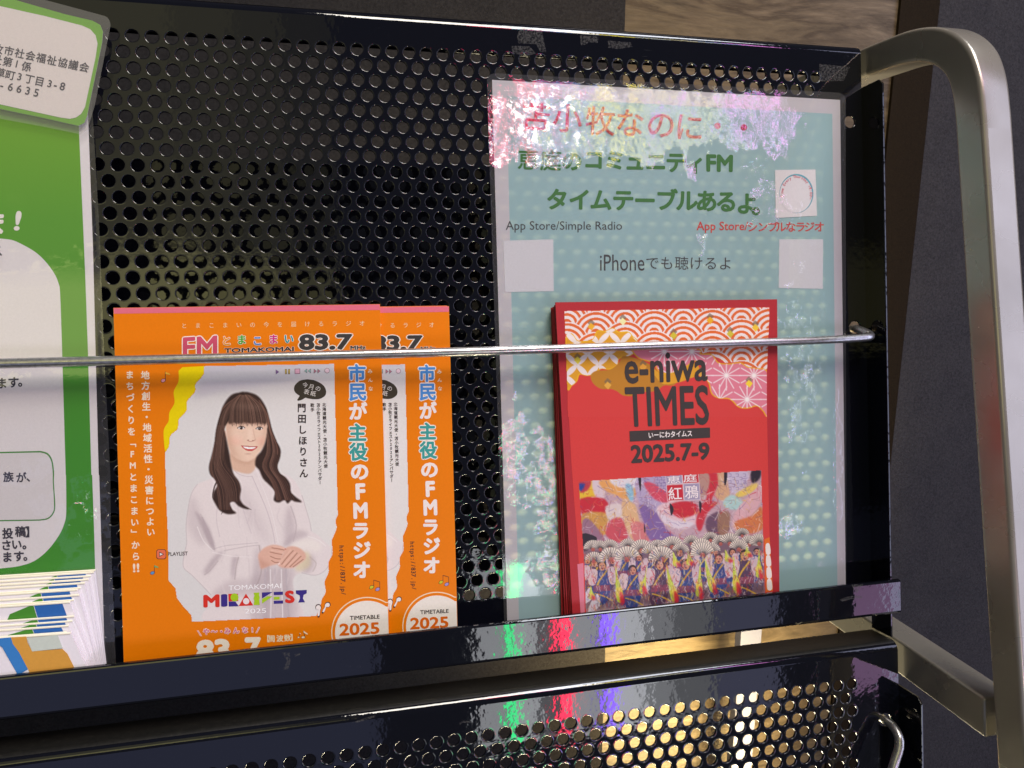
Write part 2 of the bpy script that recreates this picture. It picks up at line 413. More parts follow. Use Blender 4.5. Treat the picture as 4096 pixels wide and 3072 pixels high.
def add_panel(z0, y0, nrow, ybot, side):
    V, Q = panel(z0, y0, nrow, ybot, side)
    o = mesh('perforated_panel', V, Q, BLACK, rack)
    bm = bmesh.new(); bm.from_mesh(o.data); bmesh.ops.remove_doubles(bm, verts=bm.verts, dist=2e-6)
    bmesh.ops.recalc_face_normals(bm, faces=bm.faces); bm.to_mesh(o.data); bm.free()
    n = len(o.data.vertices); co = np.empty(n * 3); o.data.vertices.foreach_get('co', co); flat = np.abs(co.reshape(-1, 3)[:, 1] - z0 / 1000) < 1e-6
    o.data.shade_smooth()
    k = len(o.data.loops); lv = np.empty(k, int); o.data.loops.foreach_get('vertex_index', lv)
    ls = np.empty(len(o.data.polygons), int); o.data.polygons.foreach_get('loop_start', ls)
    pf = np.minimum.reduceat(flat[lv].astype(int), ls) > 0
    o.data.polygons.foreach_set('use_smooth', ~pf); o.data.update()
    return o
rodh = Plane(0)(1847, 708)
add_panel(0, 0, 38, 322, [(401.0, 25.6, 3.6), (401.6, 151.0, 3.9)])
LZ, LYY = -21.35, 359.94
lh = Plane(LZ)(3541 / PX, 2880 / PX)
add_panel(LZ, LYY, 16, 200, [(lh[0], lh[1] - LYY, 3.9)])
# dusty upper surface of the rounded edges
for z0, y0 in ((0, 0), (LZ, LYY)):
    prof = [(y0 - 16 - 5.12 * math.sin(math.radians(a)), z0 + 5 - 5.12 * math.cos(math.radians(a))) for a in range(52, 91, 6)] + [(y0 - 21.12, z0 + 21.5)]
    V = [(x, a, b) for a, b in prof for x in (XL + .5, XR - .5)]
    F = [(2 * i, 2 * i + 1, 2 * i + 3, 2 * i + 2) for i in range(len(prof) - 1)]
    mesh('dusty_edge', V, F, DUSTY, rack, True)
def side_plate(x, z0, y0, yb, d=18.0):
    # plate folded forward from the panel, chamfered corner at the top
    P = [(x, y0, z0), (x, y0 + .8, z0 - d + 3), (x, y0 + 4, z0 - d), (x, yb, z0 - d + 1.5), (x, yb, z0)]
    V, F = prism(P, (1.4, 0, 0)); return bevel(mesh('side_plate', V, F, BLACK, rack), .35, 2)
for x in (XR, XL - 1.4):
    side_plate(x, .6, 4.5, 338); side_plate(x, LZ + .6, LYY + 4.5, LYY + 200)
def tray(z0, y0):
    x0, x1 = XL - 2, XR + 3.4
    zf = z0 - 21.0; yt, yb = y0 + 302.0, y0 + 322.3; r = 2.0; th = 1.2
    out = [(yb, z0 + 0.0), (yb, zf + r)] + [(yb - r + r * math.cos(math.radians(a)), zf + r - r * math.sin(math.radians(a))) for a in (30, 60, 90)]
    out += [(yt + 1.2, zf)] + [(yt + 1.2 - 1.2 * math.sin(math.radians(a)), zf + 1.2 - 1.2 * math.cos(math.radians(a))) for a in (30, 60, 90)]
    out += [(yt, zf + 3.0), (yt + 1.0, zf + 3.0), (yt + 1.2, zf + 1.6), (yb - th, zf + 1.6), (yb - th, z0)]
    V, F = prism([(x0, a, b) for a, b in out], (x1 - x0, 0, 0))
    o = mesh('tray', V, F, BLACK, rack); return bevel(o, .5, 2, 55)
tray(0, 0)
V, F = box(XL + 3, 188, 48, 303, 44, 46); mesh('added_dark_backing', V, F, BLACK, rack)  # added black sheet that darkens the left holes from behind
def rod(pts, parent, name='retaining_rod', r=2.35):
    V, F = sweep(pts, circ(r, 24), up=(0, 1, .02)); return mesh(name, V, F, STEEL, parent, True)
e = [(401.6, 151, 8), (401.6, 151.6, 0), (402.6, 153.6, -6), (403.0, 155.6, -10.5), (401.6, 157.0, -13.4), (398.5, 157.6, -14.6), (393, 157.9, -14.75), (378, 158.4, -14.75)]
mid = [(x, 159.7 - .9 * max(0, (x - 150) / 230) ** 1.5 + .15 * math.sin(x * .016), -14.75 + .2 * math.sin(x * .023)) for x in range(350, -120, -30)]
el = [(-155, 157.5, -14.75), (-161, 156.9, -13.4), (-163, 153.6, -6), (-163, 151, 8)]
path = catmull(e, 6)[:-1] + mid + catmull([(-120, 159.6, -14.75)] + el, 6)
rod(path, rack)
h = (float(lh[0]), float(lh[1]), LZ)
def lowpt(px, py, z): return tuple(Plane(z)(px, py))
lp = [(h[0] - .5, h[1] - .6, LZ + 8), (h[0], h[1], LZ), lowpt(1928, 1568, LZ - 6), lowpt(1941, 1590, LZ - 11), lowpt(1943, 1612, LZ - 13), lowpt(1935, 1640, LZ - 14), lowpt(1925, 1672, LZ - 14.5), lowpt(1905, 1720, LZ - 14.7), lowpt(1880, 1742, LZ - 14.7), lowpt(1840, 1750, LZ - 14.7), lowpt(1500, 1790, LZ - 14.7), lowpt(1000, 1850, LZ - 14.7)]
rod(catmull(lp, 8), rack, r=2.5)
# silver tube frame (side frame in the plane X = 420) and its cross brace
XT = 420.6; TW = 18.2
tp = [(XT, -30, 130), (XT, -16.5, 40), (XT, -12.3, 8), (XT, -8.6, -16), (XT, -5.2, -34), (XT, .2, -49), (XT, 7.6, -60), (XT, 18, -68.5), (XT, 31, -73), (XT, 47, -75), (XT, 70, -76.4), (XT, 168, -82), (XT, 420, -97), (XT, 720, -115)]
V, F = sweep(catmull(tp, 10), rsec(TW, 17.6, 2.4, 6)); flatten(mesh('tube_frame', V, F, TUBE, rack, True), 9)
tp2 = [(XL - 10.6, p[1], p[2]) for p in tp]
V, F = sweep(catmull(tp2, 8), rsec(TW, 17.6, 2.4, 6)); flatten(mesh('tube_frame', V, F, TUBE, rack, True), 9)
for x0, x1 in ((411.6, 430.6), (XL - 20, XL - 1.8)):
    yt = lambda z: 338.3 + .142 * (-17.5 - z)
    P = [(x0, yt(150), 150), (x0, yt(-79), -79), (x0, yt(-79) + 20.6, -79), (x0, yt(150) + 20.6, 150)]
    V, F = prism(P, (x1 - x0, 0, 0)); bevel(mesh('brace', V, F, TUBE, rack), 1.4, 3)
# scuffs of old tape on the paint
SCUFF = NT('tape_residue'); co_ = SCUFF.co()
al = SCUFF.ramp(SCUFF.noise(co_, 800, 6, .75), [(.42, g4(0)), (.62, g4(.5))])
SCUFF.setp(Base_Color=(.12, .12, .115, 1), Roughness=.7, Alpha=al); SCUFF = SCUFF.m
P0 = Plane(0)
def patch(pts, pl, name='tape_residue', lift=.12, n=0):
    pts2 = pts; mesh(name, [pl(x, y, lift) for x, y in pts2], [tuple(range(len(pts2)))], SCUFF, rack)
def S9(x, y): return ((1900 + x / 3.687) * .54004, (120 + y / 3.687) * .54004)
patch([S9(*p) for p in ((660, -30), (980, 0), (1010, 120), (1050, 330), (960, 320), (900, 210), (640, 200), (620, 100))], P0)
patch([S9(*p) for p in ((540, 235), (800, 240), (900, 350), (780, 380), (550, 350))], P0)
patch([S9(*p) for p in ((1550, 80), (1820, 100), (1810, 190), (1680, 180), (1620, 220), (1560, 225))], P0)
patch([S9(*p) for p in ((1960, 160), (2300, 180), (2320, 250), (2100, 280), (1960, 260))], P0)
patch([(1770, 138), (1836, 145), (1822, 175), (1768, 176)], P0)
PL_ = Plane(-21.0)
S5 = lambda x, y: ((3000 + x / 2.37) * .54004, (1900 + y / 2.37) * .54004)
patch([S5(*p) for p in ((850, 1180), (930, 1150), (1050, 1140), (1070, 1165), (960, 1175), (870, 1200))], PL_, lift=.15)
patch([S5(*p) for p in ((960, 1040), (1070, 1030), (1060, 1060), (1010, 1120), (990, 1100))], PL_, lift=.15)
S6 = lambda x, y: ((900 + x / 1.3825) * .54004, (2600 + y / 1.3825) * .54004)
patch([S6(*p) for p in ((315, 12), (358, 14), (362, 60), (350, 105), (318, 108), (345, 60))], PL_, lift=.15)
patch([S6(*p) for p in ((385, 22), (418, 16), (412, 30), (388, 34))], PL_, lift=.15)
PLL = Plane(LZ)
patch([S6(*p) for p in ((700, 400), (830, 358), (835, 368), (740, 400))], PLL)
patch([S6(*p) for p in ((1295, 400), (1320, 388), (1365, 396), (1360, 401), (1310, 402), (1300, 415))], PLL)
# ---------------------------------------------------------------- printing helpers
def Z(ox, oy, k): return lambda x, y: ((ox + x / k) * .5400391, (oy + y / k) * .5400391)
z1, z2 = Z(400, 1150, 2.88021), Z(1100, 1150, 2.88021)
z3, z4 = Z(400, 1700, 2.88021), Z(1100, 1700, 2.88021)
z5, z6 = Z(400, 2150, 2.88021), Z(1100, 2150, 2.88021)
zp = Z(600, 1500, 1.58); zb = Z(1100, 1450, 8.296)
zc, zf = Z(2150, 1180, 2.212), Z(2150, 1800, 2.212)
zt1, zt2 = Z(1850, 250, 2.16016), Z(2600, 250, 2.16016)
zl0, zl1, zl2, zl3 = Z(0, 0, 3.318), Z(0, 600, 3.318), Z(0, 900, 1.66), Z(0, 1900, 2.0735)
class Sheet:
    """flat sheet: a plane plus the thing that carries it; ink layers are lifted a little off the paper"""
    def __init__(s, plane, parent, base=0.0): s.p, s.o, s.base = plane, parent, base
    def poly(s, name, pts, c, layer=1, smooth=0, mat=None):
        if smooth: pts = [tuple(p) for p in catmull(pts, smooth, True)]
        V = s.p.many(pts, s.base + layer * LY)
        return mesh(name, V, [tuple(range(len(pts)))], mat or ink(c), s.o)
    def polys(s, name, lst, c, layer=1):
        V = []; F = []; n = 0
        for pts in lst:
            V += list(s.p.many(pts, s.base + layer * LY)); F.append(tuple(range(n, n + len(pts)))); n += len(pts)
        return mesh(name, V, F, ink(c), s.o)
_gc = {}
def glyph(t, bold=0.0):
    k = (t, round(bold, 3))
    if k in _gc: return _gc[k]
    ex = bold if bold > .006 else 0
    c = bpy.data.curves.new('glyph', 'FONT'); c.body = t; c.offset = 0; c.resolution_u = 3; c.fill_mode = 'FRONT'
    o = bpy.data.objects.new('glyph', c); COL.objects.link(o)
    me = bpy.data.meshes.new_from_object(o.evaluated_get(bpy.context.evaluated_depsgraph_get()))
    V = np.array([tuple(v.co) for v in me.vertices]).reshape(-1, 3); V[:, 2] = 0; Fc = [tuple(p.vertices) for p in me.polygons]
    bpy.data.objects.remove(o); bpy.data.curves.remove(c); bpy.data.meshes.remove(me)
    if ex > 0:      # heavier stroke: the letter struck several times, each strike a hair higher
        VV = [V]; FF = list(Fc); n = len(V)
        for q in range(8):
            a = math.pi / 4 * q; VV.append(V + (ex * math.cos(a), ex * math.sin(a), .0025 * (q + 1))); FF += [tuple(i + n * (q + 1) for i in f) for f in Fc]
        V, Fc = np.concatenate(VV), FF
    _gc[k] = (V, Fc); return _gc[k]
def text(sh, name, s, quad, c, bold=.02, layer=2, ref=None):
    """string fitted into an image quad TL, TR, BR, BL"""
    V, Fc = glyph(s, bold); R_ = glyph(s, ref if ref is not None else bold)[0]
    lo, hi = R_.min(0), R_.max(0); u = (V[:, 0] - lo[0]) / (hi[0] - lo[0]); v = (hi[1] - V[:, 1]) / (hi[1] - lo[1]); lo = lo[:2]
    q = np.array(quad, float); u, v = u[:, None], v[:, None]
    P = q[0] * (1 - u) * (1 - v) + q[1] * u * (1 - v) + q[2] * u * v + q[3] * (1 - u) * v
    Q = sh.p.many(P, sh.base + layer * LY); Q[:, 2] -= V[:, 2]
    return mesh(name, Q, Fc, ink(c), sh.o)
def chars(sh, name, items, c, bold=.02, layer=2):
    """items: (char, cx, cy, width, height, degrees clockwise)"""
    VV = []; FF = []; n = 0; ZZ = []
    for ch, cx, cy, w_, h_, a in items:
        V, Fc = glyph(ch, bold)
        if not len(V): continue
        mx = .5 if ord(ch[0]) > 0x2e80 else (V[:, 0].min() + V[:, 0].max()) / 2
        my = .38 if ord(ch[0]) > 0x2e80 else .345
        x = (V[:, 0] - mx) * w_; y = -(V[:, 1] - my) * h_; a = math.radians(a)
        P = np.stack([cx + x * math.cos(a) - y * math.sin(a), cy + x * math.sin(a) + y * math.cos(a)], 1)
        VV.append(P); ZZ.append(V[:, 2]); FF += [tuple(i + n for i in f) for f in Fc]; n += len(P)
    Q = sh.p.many(np.concatenate(VV), sh.base + layer * LY); Q[:, 2] -= np.concatenate(ZZ)
    return mesh(name, Q, FF, ink(c), sh.o)
def column(s, p0, p1, w_, h_=None, rot=None, w1=None):
    """characters spread evenly with centres from p0 to p1"""
    n = len(s); h_ = h_ or w_; out = []
    if rot is None: rot = 0
    for i, ch in enumerate(s):
        t = i / max(n - 1, 1); k = 1 if w1 is None else 1 + (w1 / w_ - 1) * t
        r = rot
        if ch in 'ー「」【】〜': r = rot + 90
        out.append((ch, p0[0] + (p1[0] - p0[0]) * t, p0[1] + (p1[1] - p0[1]) * t, w_ * k, h_ * k, r))
    return out
class Canvas:
    """a printed picture, painted on a fine grid of mesh vertices"""
    def __init__(s, x0, y0, x1, y1, step, bg_):
        s.x0, s.y0, s.st = x0, y0, step; s.w, s.h = int((x1 - x0) / step) + 1, int((y1 - y0) / step) + 1
        s.X, s.Y = np.meshgrid(x0 + np.arange(s.w) * step, y0 + np.arange(s.h) * step)
        s.A = np.zeros((s.h, s.w, 3)); s.A[:] = bg_; s.keep = np.ones((s.h, s.w), bool)
    def mask(s, pts):
        P = np.array(pts, float); m = np.zeros((s.h, s.w))
        i0, i1 = max(int((P[:, 0].min() - s.x0) / s.st) - 1, 0), min(int((P[:, 0].max() - s.x0) / s.st) + 3, s.w)
        j0, j1 = max(int((P[:, 1].min() - s.y0) / s.st) - 1, 0), min(int((P[:, 1].max() - s.y0) / s.st) + 3, s.h)
        if i1 <= i0 or j1 <= j0: return m
        for sx, sy in ((-.25, -.25), (.25, -.25), (-.25, .25), (.25, .25)):
            X = s.X[j0:j1, i0:i1] + sx * s.st; Y = s.Y[j0:j1, i0:i1] + sy * s.st; ins = np.zeros(X.shape, bool)
            for k in range(len(P)):
                (ax, ay), (bx, by) = P[k - 1], P[k]
                if ay == by: continue
                ins ^= ((ay > Y) != (by > Y)) & (X < (bx - ax) * (Y - ay) / (by - ay) + ax)
            m[j0:j1, i0:i1] += ins * .25
        return m
    def blur(s, m, r):
        k = max(int(round(r / s.st)), 0)
        if k == 0: return m
        for _ in range(2):
            for ax in (0, 1):
                c = np.cumsum(np.pad(m, [(k + 1, k) if a == ax else (0, 0) for a in (0, 1)], mode='edge'), ax)
                n = m.shape[ax]
                m = (np.take(c, np.arange(2 * k + 1, 2 * k + 1 + n), ax) - np.take(c, np.arange(0, n), ax)) / (2 * k + 1)
        return m
    def put(s, m, c, a=1.0):
        m = (m * a)[..., None]; s.A = s.A * (1 - m) + np.array(c, float) * m
    def poly(s, pts, c, a=1.0, blur=0, smooth=0, clip=None):
        if smooth: pts = catmull(pts, smooth, True)
        m = s.blur(s.mask(pts), blur)
        if clip is not None: m = m * clip
        s.put(m, c, a); return m
    def ell(s, cx, cy, rx, ry, c, a=1.0, rot=0, soft=0.0, clip=None):
        r = math.radians(rot); dx, dy = s.X - cx, s.Y - cy
        u = (dx * math.cos(r) + dy * math.sin(r)) / rx; v = (-dx * math.sin(r) + dy * math.cos(r)) / ry
        d = np.sqrt(u * u + v * v); e = max(soft, .7 * s.st / min(rx, ry))
        m = np.clip((1 + e / 2 - d) / e, 0, 1)
        if clip is not None: m = m * clip
        s.put(m, c, a); return m
    def line(s, pts, wd, c, a=1.0, smooth=0, w1=None, clip=None):
        P = catmull(pts, smooth) if smooth else [np.array(p, float) for p in pts]
        m = np.zeros((s.h, s.w)); n = len(P)
        for k in range(n - 1):
            p, q = P[k], P[k + 1]; ww = wd if w1 is None else wd + (w1 - wd) * k / max(n - 2, 1)
            lo, hi = np.minimum(p, q) - ww - 2 * s.st, np.maximum(p, q) + ww + 2 * s.st
            i0, i1 = max(int((lo[0] - s.x0) / s.st), 0), min(int((hi[0] - s.x0) / s.st) + 1, s.w)
            j0, j1 = max(int((lo[1] - s.y0) / s.st), 0), min(int((hi[1] - s.y0) / s.st) + 1, s.h)
            if i1 <= i0 or j1 <= j0: continue
            X, Y = s.X[j0:j1, i0:i1], s.Y[j0:j1, i0:i1]; d = q - p; L = d @ d + 1e-9
            t = np.clip(((X - p[0]) * d[0] + (Y - p[1]) * d[1]) / L, 0, 1)
            D = np.hypot(X - p[0] - t * d[0], Y - p[1] - t * d[1])
            m[j0:j1, i0:i1] = np.maximum(m[j0:j1, i0:i1], np.clip((ww / 2 - D) / s.st + .5, 0, 1))
        if clip is not None: m = m * clip
        s.put(m, c, a)
    def build(s, sh, name, layer=1, inside=None):
        keep = s.keep if inside is None else s.mask(inside) > .4
        V = sh.p.many(np.stack([s.X.ravel(), s.Y.ravel()], 1), sh.base + layer * LY)
        idx = np.arange(s.w * s.h).reshape(s.h, s.w)
        q = np.stack([idx[:-1, :-1], idx[:-1, 1:], idx[1:, 1:], idx[1:, :-1]], -1)
        ok = keep[:-1, :-1] & keep[:-1, 1:] & keep[1:, 1:] & keep[1:, :-1]
        o = mesh(name, V, q[ok], PICT, sh.o)
        C = np.ones((len(V), 4), np.float32); C[:, :3] = lin(np.clip(s.A, 0, 255)).reshape(-1, 3)
        at = o.data.color_attributes.new('print', 'FLOAT_COLOR', 'POINT'); at.data.foreach_set('color', C.ravel())
        return o
def booklet(parent, corners, depth, mat, name='page_block', rot=None):
    """corners: TL TR BR BL in mm on the front face; body of the given depth behind it"""
    V, F = prism(corners, (0, 0, depth)); return mesh(name, V, F, mat, parent)

def paper_edge(name, c1, c2, sc=2600):
    t = NT(name); co = t.co((1, 1, 1))
    col = t.ramp(t.noise(co, sc, 4, .7), [(.35, rgba(c1)), (.6, rgba(c1)), (.72, rgba(c2))])
    return t.setp(Base_Color=col, Roughness=.6, Specular_IOR_Level=.25)

# ---------------------------------------------------------------- orange radio timetable leaflets
OP = Plane(-4.0, -.018, 133.0)
ORANGE = (234, 126, 0); WHITE = (235, 230, 224); INK = (58, 48, 50)
org = OP(540, 1040)
orange = thing('leaflet', 'orange radio timetable leaflet in front, its whole cover with a woman in white showing', 'leaflet',
               org, 'orange timetable leaflets in the tray')
sh = Sheet(OP, orange)
TL, TR = OP(245, 665), OP(821, 657); BL, BR = OP(267, 1420), OP(840, 1362)
def ext(a, b, Y):  # follow the edge a-b down to the tray floor
    k = (Y - a[1]) / (b[1] - a[1]); return a + (b - a) * k
BL, BR = ext(TL, BL, 316), ext(TR, BR, 315.5)
OED = paper_edge('orange_paper_edge', (238, 150, 40), (255, 205, 130), 900)
booklet(orange, [TL, TR, BR, BL], 1.1, OED)
pO = lambda p: p
def o_poly(name, pts, c, l=1, sm=0): return sh.poly(name, pts, c, l, sm)
OFULL = [(245.3, 665.3), (820.7, 657.3)]
V = [TL + (.1, .1, -LY), TR + (-.1, .1, -LY), BR + (-.1, 0, -LY), BL + (.1, 0, -LY)]
mesh('cover', V, [(0, 1, 2, 3)], plain('orange_cover_print', ORANGE, .42, .28, .02), orange)
PINK = (226, 112, 132)
o_poly('pink_band', [(245.6, 665.6), (820.4, 657.6), (820.8, 669.6), (246.2, 677.6)], PINK, 2)
WT = (238, 214, 168)
# picture area with the white ground, yellow torn edge and the woman's portrait
left_b = [z1(1195, 990), z1(1160, 1040), z1(1100, 1110), z1(1096, 1190), z1(1050, 1250), z1(1000, 1310), z1(1000, 1400), z1(960, 1460), z1(905, 1520), z1(900, 1590), z3(885, 50), z3(810, 120), z3(798, 210), z3(790, 250), z3(752, 310)]
yel = [z1(950, 918), z1(1200, 905)] + left_b + [z3(742, 250), z3(735, 60), z1(790, 1540), z1(800, 1440), z1(858, 1330), z1(850, 1200), z1(905, 1080), z1(905, 960)]
left_c = [z3(752, 500), z3(765, 900), z3(782, 1300), z5(790, 500), z5(868, 590), z5(885, 700), z5(960, 800), z5(1052, 900), z5(1056, 972)]
right_b = [z6(480, 905), z6(530, 790), z6(540, 720), z6(585, 630), z6(575, 510), z6(620, 400), z6(618, 290), z6(665, 190), z6(655, 50), z4(665, 1310), z4(712, 1190), z4(700, 1110), z4(725, 1040), z4(700, 0), z2(683, 878)]
right_s = [tuple(p) for p in catmull(right_b[1:13], 5)]
white = [z1(1197, 905)] + [tuple(p) for p in catmull(left_b, 5)] + left_c + [right_b[0]] + right_s + right_b[13:]
sh.poly('yellow_torn_edge', [tuple(p) for p in yel[:2]] + [tuple(p) for p in catmull(yel[2:17], 5)] + [tuple(p) for p in catmull(yel[17:], 5)], (236, 214, 0), 2)
cv = Canvas(352, 776, 746, 1346, 1.2, (222, 221, 219))
cv.put(np.clip((cv.X - 520) / 260, 0, 1), (233, 230, 224), .8)
cv.poly([z1(1190, 900), z2(690, 860), z2(690, 1000), z2(400, 1010), z1(1900, 1110), z1(1500, 1170), z1(1090, 1280)], (203, 200, 208), .75, 6)
cv.poly([z1(1190, 900), z2(690, 860), z2(690, 905), z1(1700, 950), z1(1150, 1000)], (190, 188, 200), .6, 4)
W_ = lambda *l: [zp(*p) for p in l]
blouse = W_((515, 590), (400, 650), (300, 690), (262, 750), (240, 850), (228, 960), (232, 1060), (215, 1140), (212, 1215), (262, 1262), (330, 1330), (385, 1390), (372, 1450), (365, 1560), (940, 1545), (918, 1400), (905, 1290), (960, 1250), (1040, 1265), (1100, 1240), (1140, 1180), (1150, 1100), (1110, 1060), (1060, 1010), (1020, 985), (1010, 930), (990, 860), (960, 760), (930, 690), (880, 640), (760, 600), (665, 575), (640, 622), (560, 612))
bm_ = cv.poly(blouse, (231, 222, 220), 1, 1.2, 4)
cl = np.clip(bm_ * 1.1, 0, 1)
shd = (196, 182, 184)
for pts, a, b in (
    (W_((262, 750), (330, 900), (370, 1000), (330, 1080), (260, 1000), (232, 900)), .25, 9),
    (W_((370, 960), (405, 1060), (412, 1110), (390, 1100), (360, 1040), (290, 880), (300, 870)), .55, 3),
    (W_((330, 890), (352, 960), (400, 1060), (385, 1080), (345, 990)), .45, 2),
    (W_((340, 1240), (400, 1150), (470, 1110), (430, 1170), (380, 1240), (350, 1260)), .5, 5),
    (W_((520, 1160), (560, 1150), (545, 1200), (530, 1290), (515, 1260)), .5, 4),
    (W_((680, 1070), (700, 1230), (690, 1330), (640, 1340), (655, 1200)), .35, 6),
    (W_((385, 1390), (500, 1300), (640, 1290), (700, 1260), (660, 1380), (500, 1400)), .30, 8),
    (W_((700, 1230), (900, 1215), (905, 1320), (918, 1540), (650, 1560), (660, 1400)), .38, 10),
    (W_((720, 1230), (760, 1225), (750, 1550), (715, 1550)), .4, 5),
    (W_((840, 1220), (870, 1220), (880, 1540), (850, 1550)), .35, 6),
    (W_((560, 700), (620, 760), (700, 900), (760, 1050), (730, 1060), (600, 900)), .2, 14),
    (W_((880, 820), (920, 960), (900, 1050), (860, 1080), (850, 940)), .35, 6),
    (W_((940, 980), (1000, 1010), (900, 1060), (840, 1090), (860, 1040)), .35, 5),
    (W_((1000, 1140), (1040, 1160), (1020, 1240), (960, 1250)), .4, 6)):
    cv.poly(pts, (184, 170, 174), min(a * 1.45, .85), b * .8, 3, cl)
cv.poly(W_((980, 1110), (1015, 1150), (1005, 1215), (930, 1240), (920, 1200)), (222, 206, 160), .6, 4, 3)
cv.poly(W_((905, 1060), (1010, 1035), (1085, 1070), (1060, 1120), (980, 1100), (900, 1100)), (240, 234, 226), .8, 5, 3)
cv.line(W_((645, 640), (690, 740), (740, 860), (775, 980), (790, 1065)), 1.6, (205, 192, 196), .8, 4)
cv.line(W_((672, 600), (700, 680), (740, 780), (778, 900), (810, 1060)), 1.2, (240, 234, 232), .9, 4)
cv.line(W_((525, 595), (560, 625), (610, 640), (645, 640)), 1.4, (206, 190, 190), .8, 4)
for l in (((300, 690), (262, 750), (240, 850), (228, 960), (232, 1060), (215, 1140), (212, 1215), (262, 1262), (330, 1330), (385, 1390)), ((960, 760), (990, 860), (1010, 930), (1020, 985)), ((1150, 1100), (1140, 1180), (1100, 1240), (1040, 1265), (960, 1250)), ((405, 1060), (370, 980), (320, 880)), ((400, 1100), (470, 1080), (560, 1070), (680, 1060))):
    cv.line(W_(*l), 1.5, (190, 178, 180), .55, 4)
for _q in range(26):
    x0, y0 = random.uniform(420, 900), random.uniform(720, 1500); cv.line(W_((x0, y0), (x0 + random.uniform(-14, 20), y0 + 60), (x0 + random.uniform(-20, 30), y0 + 130)), random.uniform(2, 5), random.choice([(200, 188, 190), (238, 230, 228)]), .18, 3, clip=cl)
for l, wd, c_, a_ in ((((330, 900), (375, 1000), (408, 1100)), 3.2, (186, 172, 176), .5), (((300, 960), (340, 1050), (400, 1110)), 2.2, (244, 238, 236), .6),
    (((560, 1150), (545, 1210), (536, 1290)), 2.6, (182, 168, 168), .6), (((430, 1175), (380, 1235), (345, 1262)), 2.4, (186, 172, 174), .55), (((470, 1110), (600, 1085), (690, 1075)), 2.0, (192, 178, 180), .5),
    (((690, 1080), (705, 1180), (700, 1260), (670, 1340)), 2.8, (176, 160, 160), .6), (((730, 1230), (725, 1400), (735, 1550)), 3, (192, 182, 188), .6), (((790, 1225), (795, 1400), (790, 1550)), 2.5, (200, 190, 194), .6),
    (((860, 1225), (868, 1400), (880, 1550)), 3, (188, 178, 182), .6), (((760, 1230), (765, 1400), (762, 1550)), 2.5, (244, 240, 238), .6), (((830, 1230), (835, 1400), (840, 1550)), 2.5, (244, 240, 238), .6),
    (((890, 830), (925, 950), (905, 1050)), 2.6, (190, 176, 178), .55), (((560, 700), (590, 850), (640, 1000)), 2.0, (206, 194, 198), .5), (((440, 760), (420, 900), (440, 1020)), 2.4, (210, 198, 200), .5),
    (((1000, 1020), (1060, 1040), (1110, 1080)), 2.0, (244, 240, 236), .6), (((1010, 1150), (1050, 1190), (1030, 1240)), 2.4, (190, 176, 170), .5), (((395, 1120), (520, 1145), (640, 1150)), 1.8, (246, 240, 238), .5)):
    cv.line(W_(*l), wd, c_, a_, 4, clip=cl)
# neck and face
SK = (236, 205, 182)
cv.poly(W_((510, 470), (515, 585), (560, 612), (600, 622), (638, 620), (668, 580), (672, 500), (600, 470)), (222, 186, 162), 1, 1.0, 3)
cv.poly(W_((512, 490), (540, 540), (620, 560), (672, 520), (674, 490), (600, 470)), (198, 156, 132), .6, 5, 3)
cv.poly(W_((452, 350), (460, 340), (480, 360), (484, 400), (470, 408), (456, 385)), (226, 186, 165), 1, .6, 3)
face = W_((478, 300), (484, 380), (492, 440), (512, 492), (545, 525), (590, 545), (628, 545), (668, 520), (700, 480), (722, 440), (740, 380), (745, 310), (735, 230), (600, 200), (500, 230))
fm = cv.poly(face, SK, 1, .9, 4); fm = np.clip(fm, 0, 1)
cv.poly(W_((484, 380), (500, 460), (545, 525), (600, 545), (560, 500), (520, 440), (498, 380)), (214, 176, 150), .55, 6, 3, fm)
cv.poly(W_((700, 480), (745, 380), (745, 320), (725, 400), (690, 470)), (220, 184, 160), .5, 5, 3, fm)
cv.ell(*zp(545, 415), 12, 9, (238, 178, 158), .45, 0, 1.4, fm); cv.ell(*zp(706, 420), 10, 9, (238, 178, 158), .45, 0, 1.4, fm)
cv.poly(W_((478, 280), (500, 300), (505, 400), (520, 470), (545, 520), (520, 500), (490, 430)), (176, 128, 104), .5, 6, 3, fm)
cv.poly(W_((742, 290), (722, 310), (722, 400), (700, 470), (740, 420)), (190, 142, 118), .45, 6, 3, fm)
cv.poly(W_((490, 285), (740, 285), (735, 322), (620, 316), (500, 324)), (176, 134, 112), .5, 5, 0, fm)
cv.ell(*zp(632, 372), 5, 14, (248, 222, 202), .5, 0, 1.2, fm); cv.ell(*zp(560, 400), 9, 7, (246, 214, 194), .4, 0, 1.4, fm); cv.ell(*zp(625, 520), 8, 4, (244, 214, 192), .45, 0, 1.2, fm)
cv.line(W_((545, 312), (572, 302), (600, 306)), 1.6, (120, 90, 78), .45, 3); cv.line(W_((670, 312), (700, 306), (722, 316)), 1.6, (120, 90, 78), .45, 3)
for (cx, cy), w_ in ((zp(577, 334), 7.6), (zp(692, 338), 6.9)):
    cv.ell(cx, cy, w_, 3.2, (242, 236, 232), 1, 3); cv.ell(cx, cy, 3.5, 3.4, (62, 40, 36), 1); cv.ell(cx, cy, 1.8, 1.8, (22, 14, 14), 1)
    cv.ell(cx - 1, cy - 1.1, .8, .8, (255, 255, 255), .9)
    cv.line([(cx - w_ - .8, cy + .6), (cx - 3, cy - 3.2), (cx + 3, cy - 3.3), (cx + w_, cy - .2)], 1.5, (52, 34, 32), .95, 4)
    cv.line([(cx - w_ + 1, cy + 1.8), (cx, cy + 3.6), (cx + w_ - 1, cy + 1.5)], .8, (170, 120, 105), .7, 4)
    cv.line([(cx - w_, cy - 5.5), (cx, cy - 7), (cx + w_, cy - 4.6)], .9, (205, 165, 145), .8, 4)
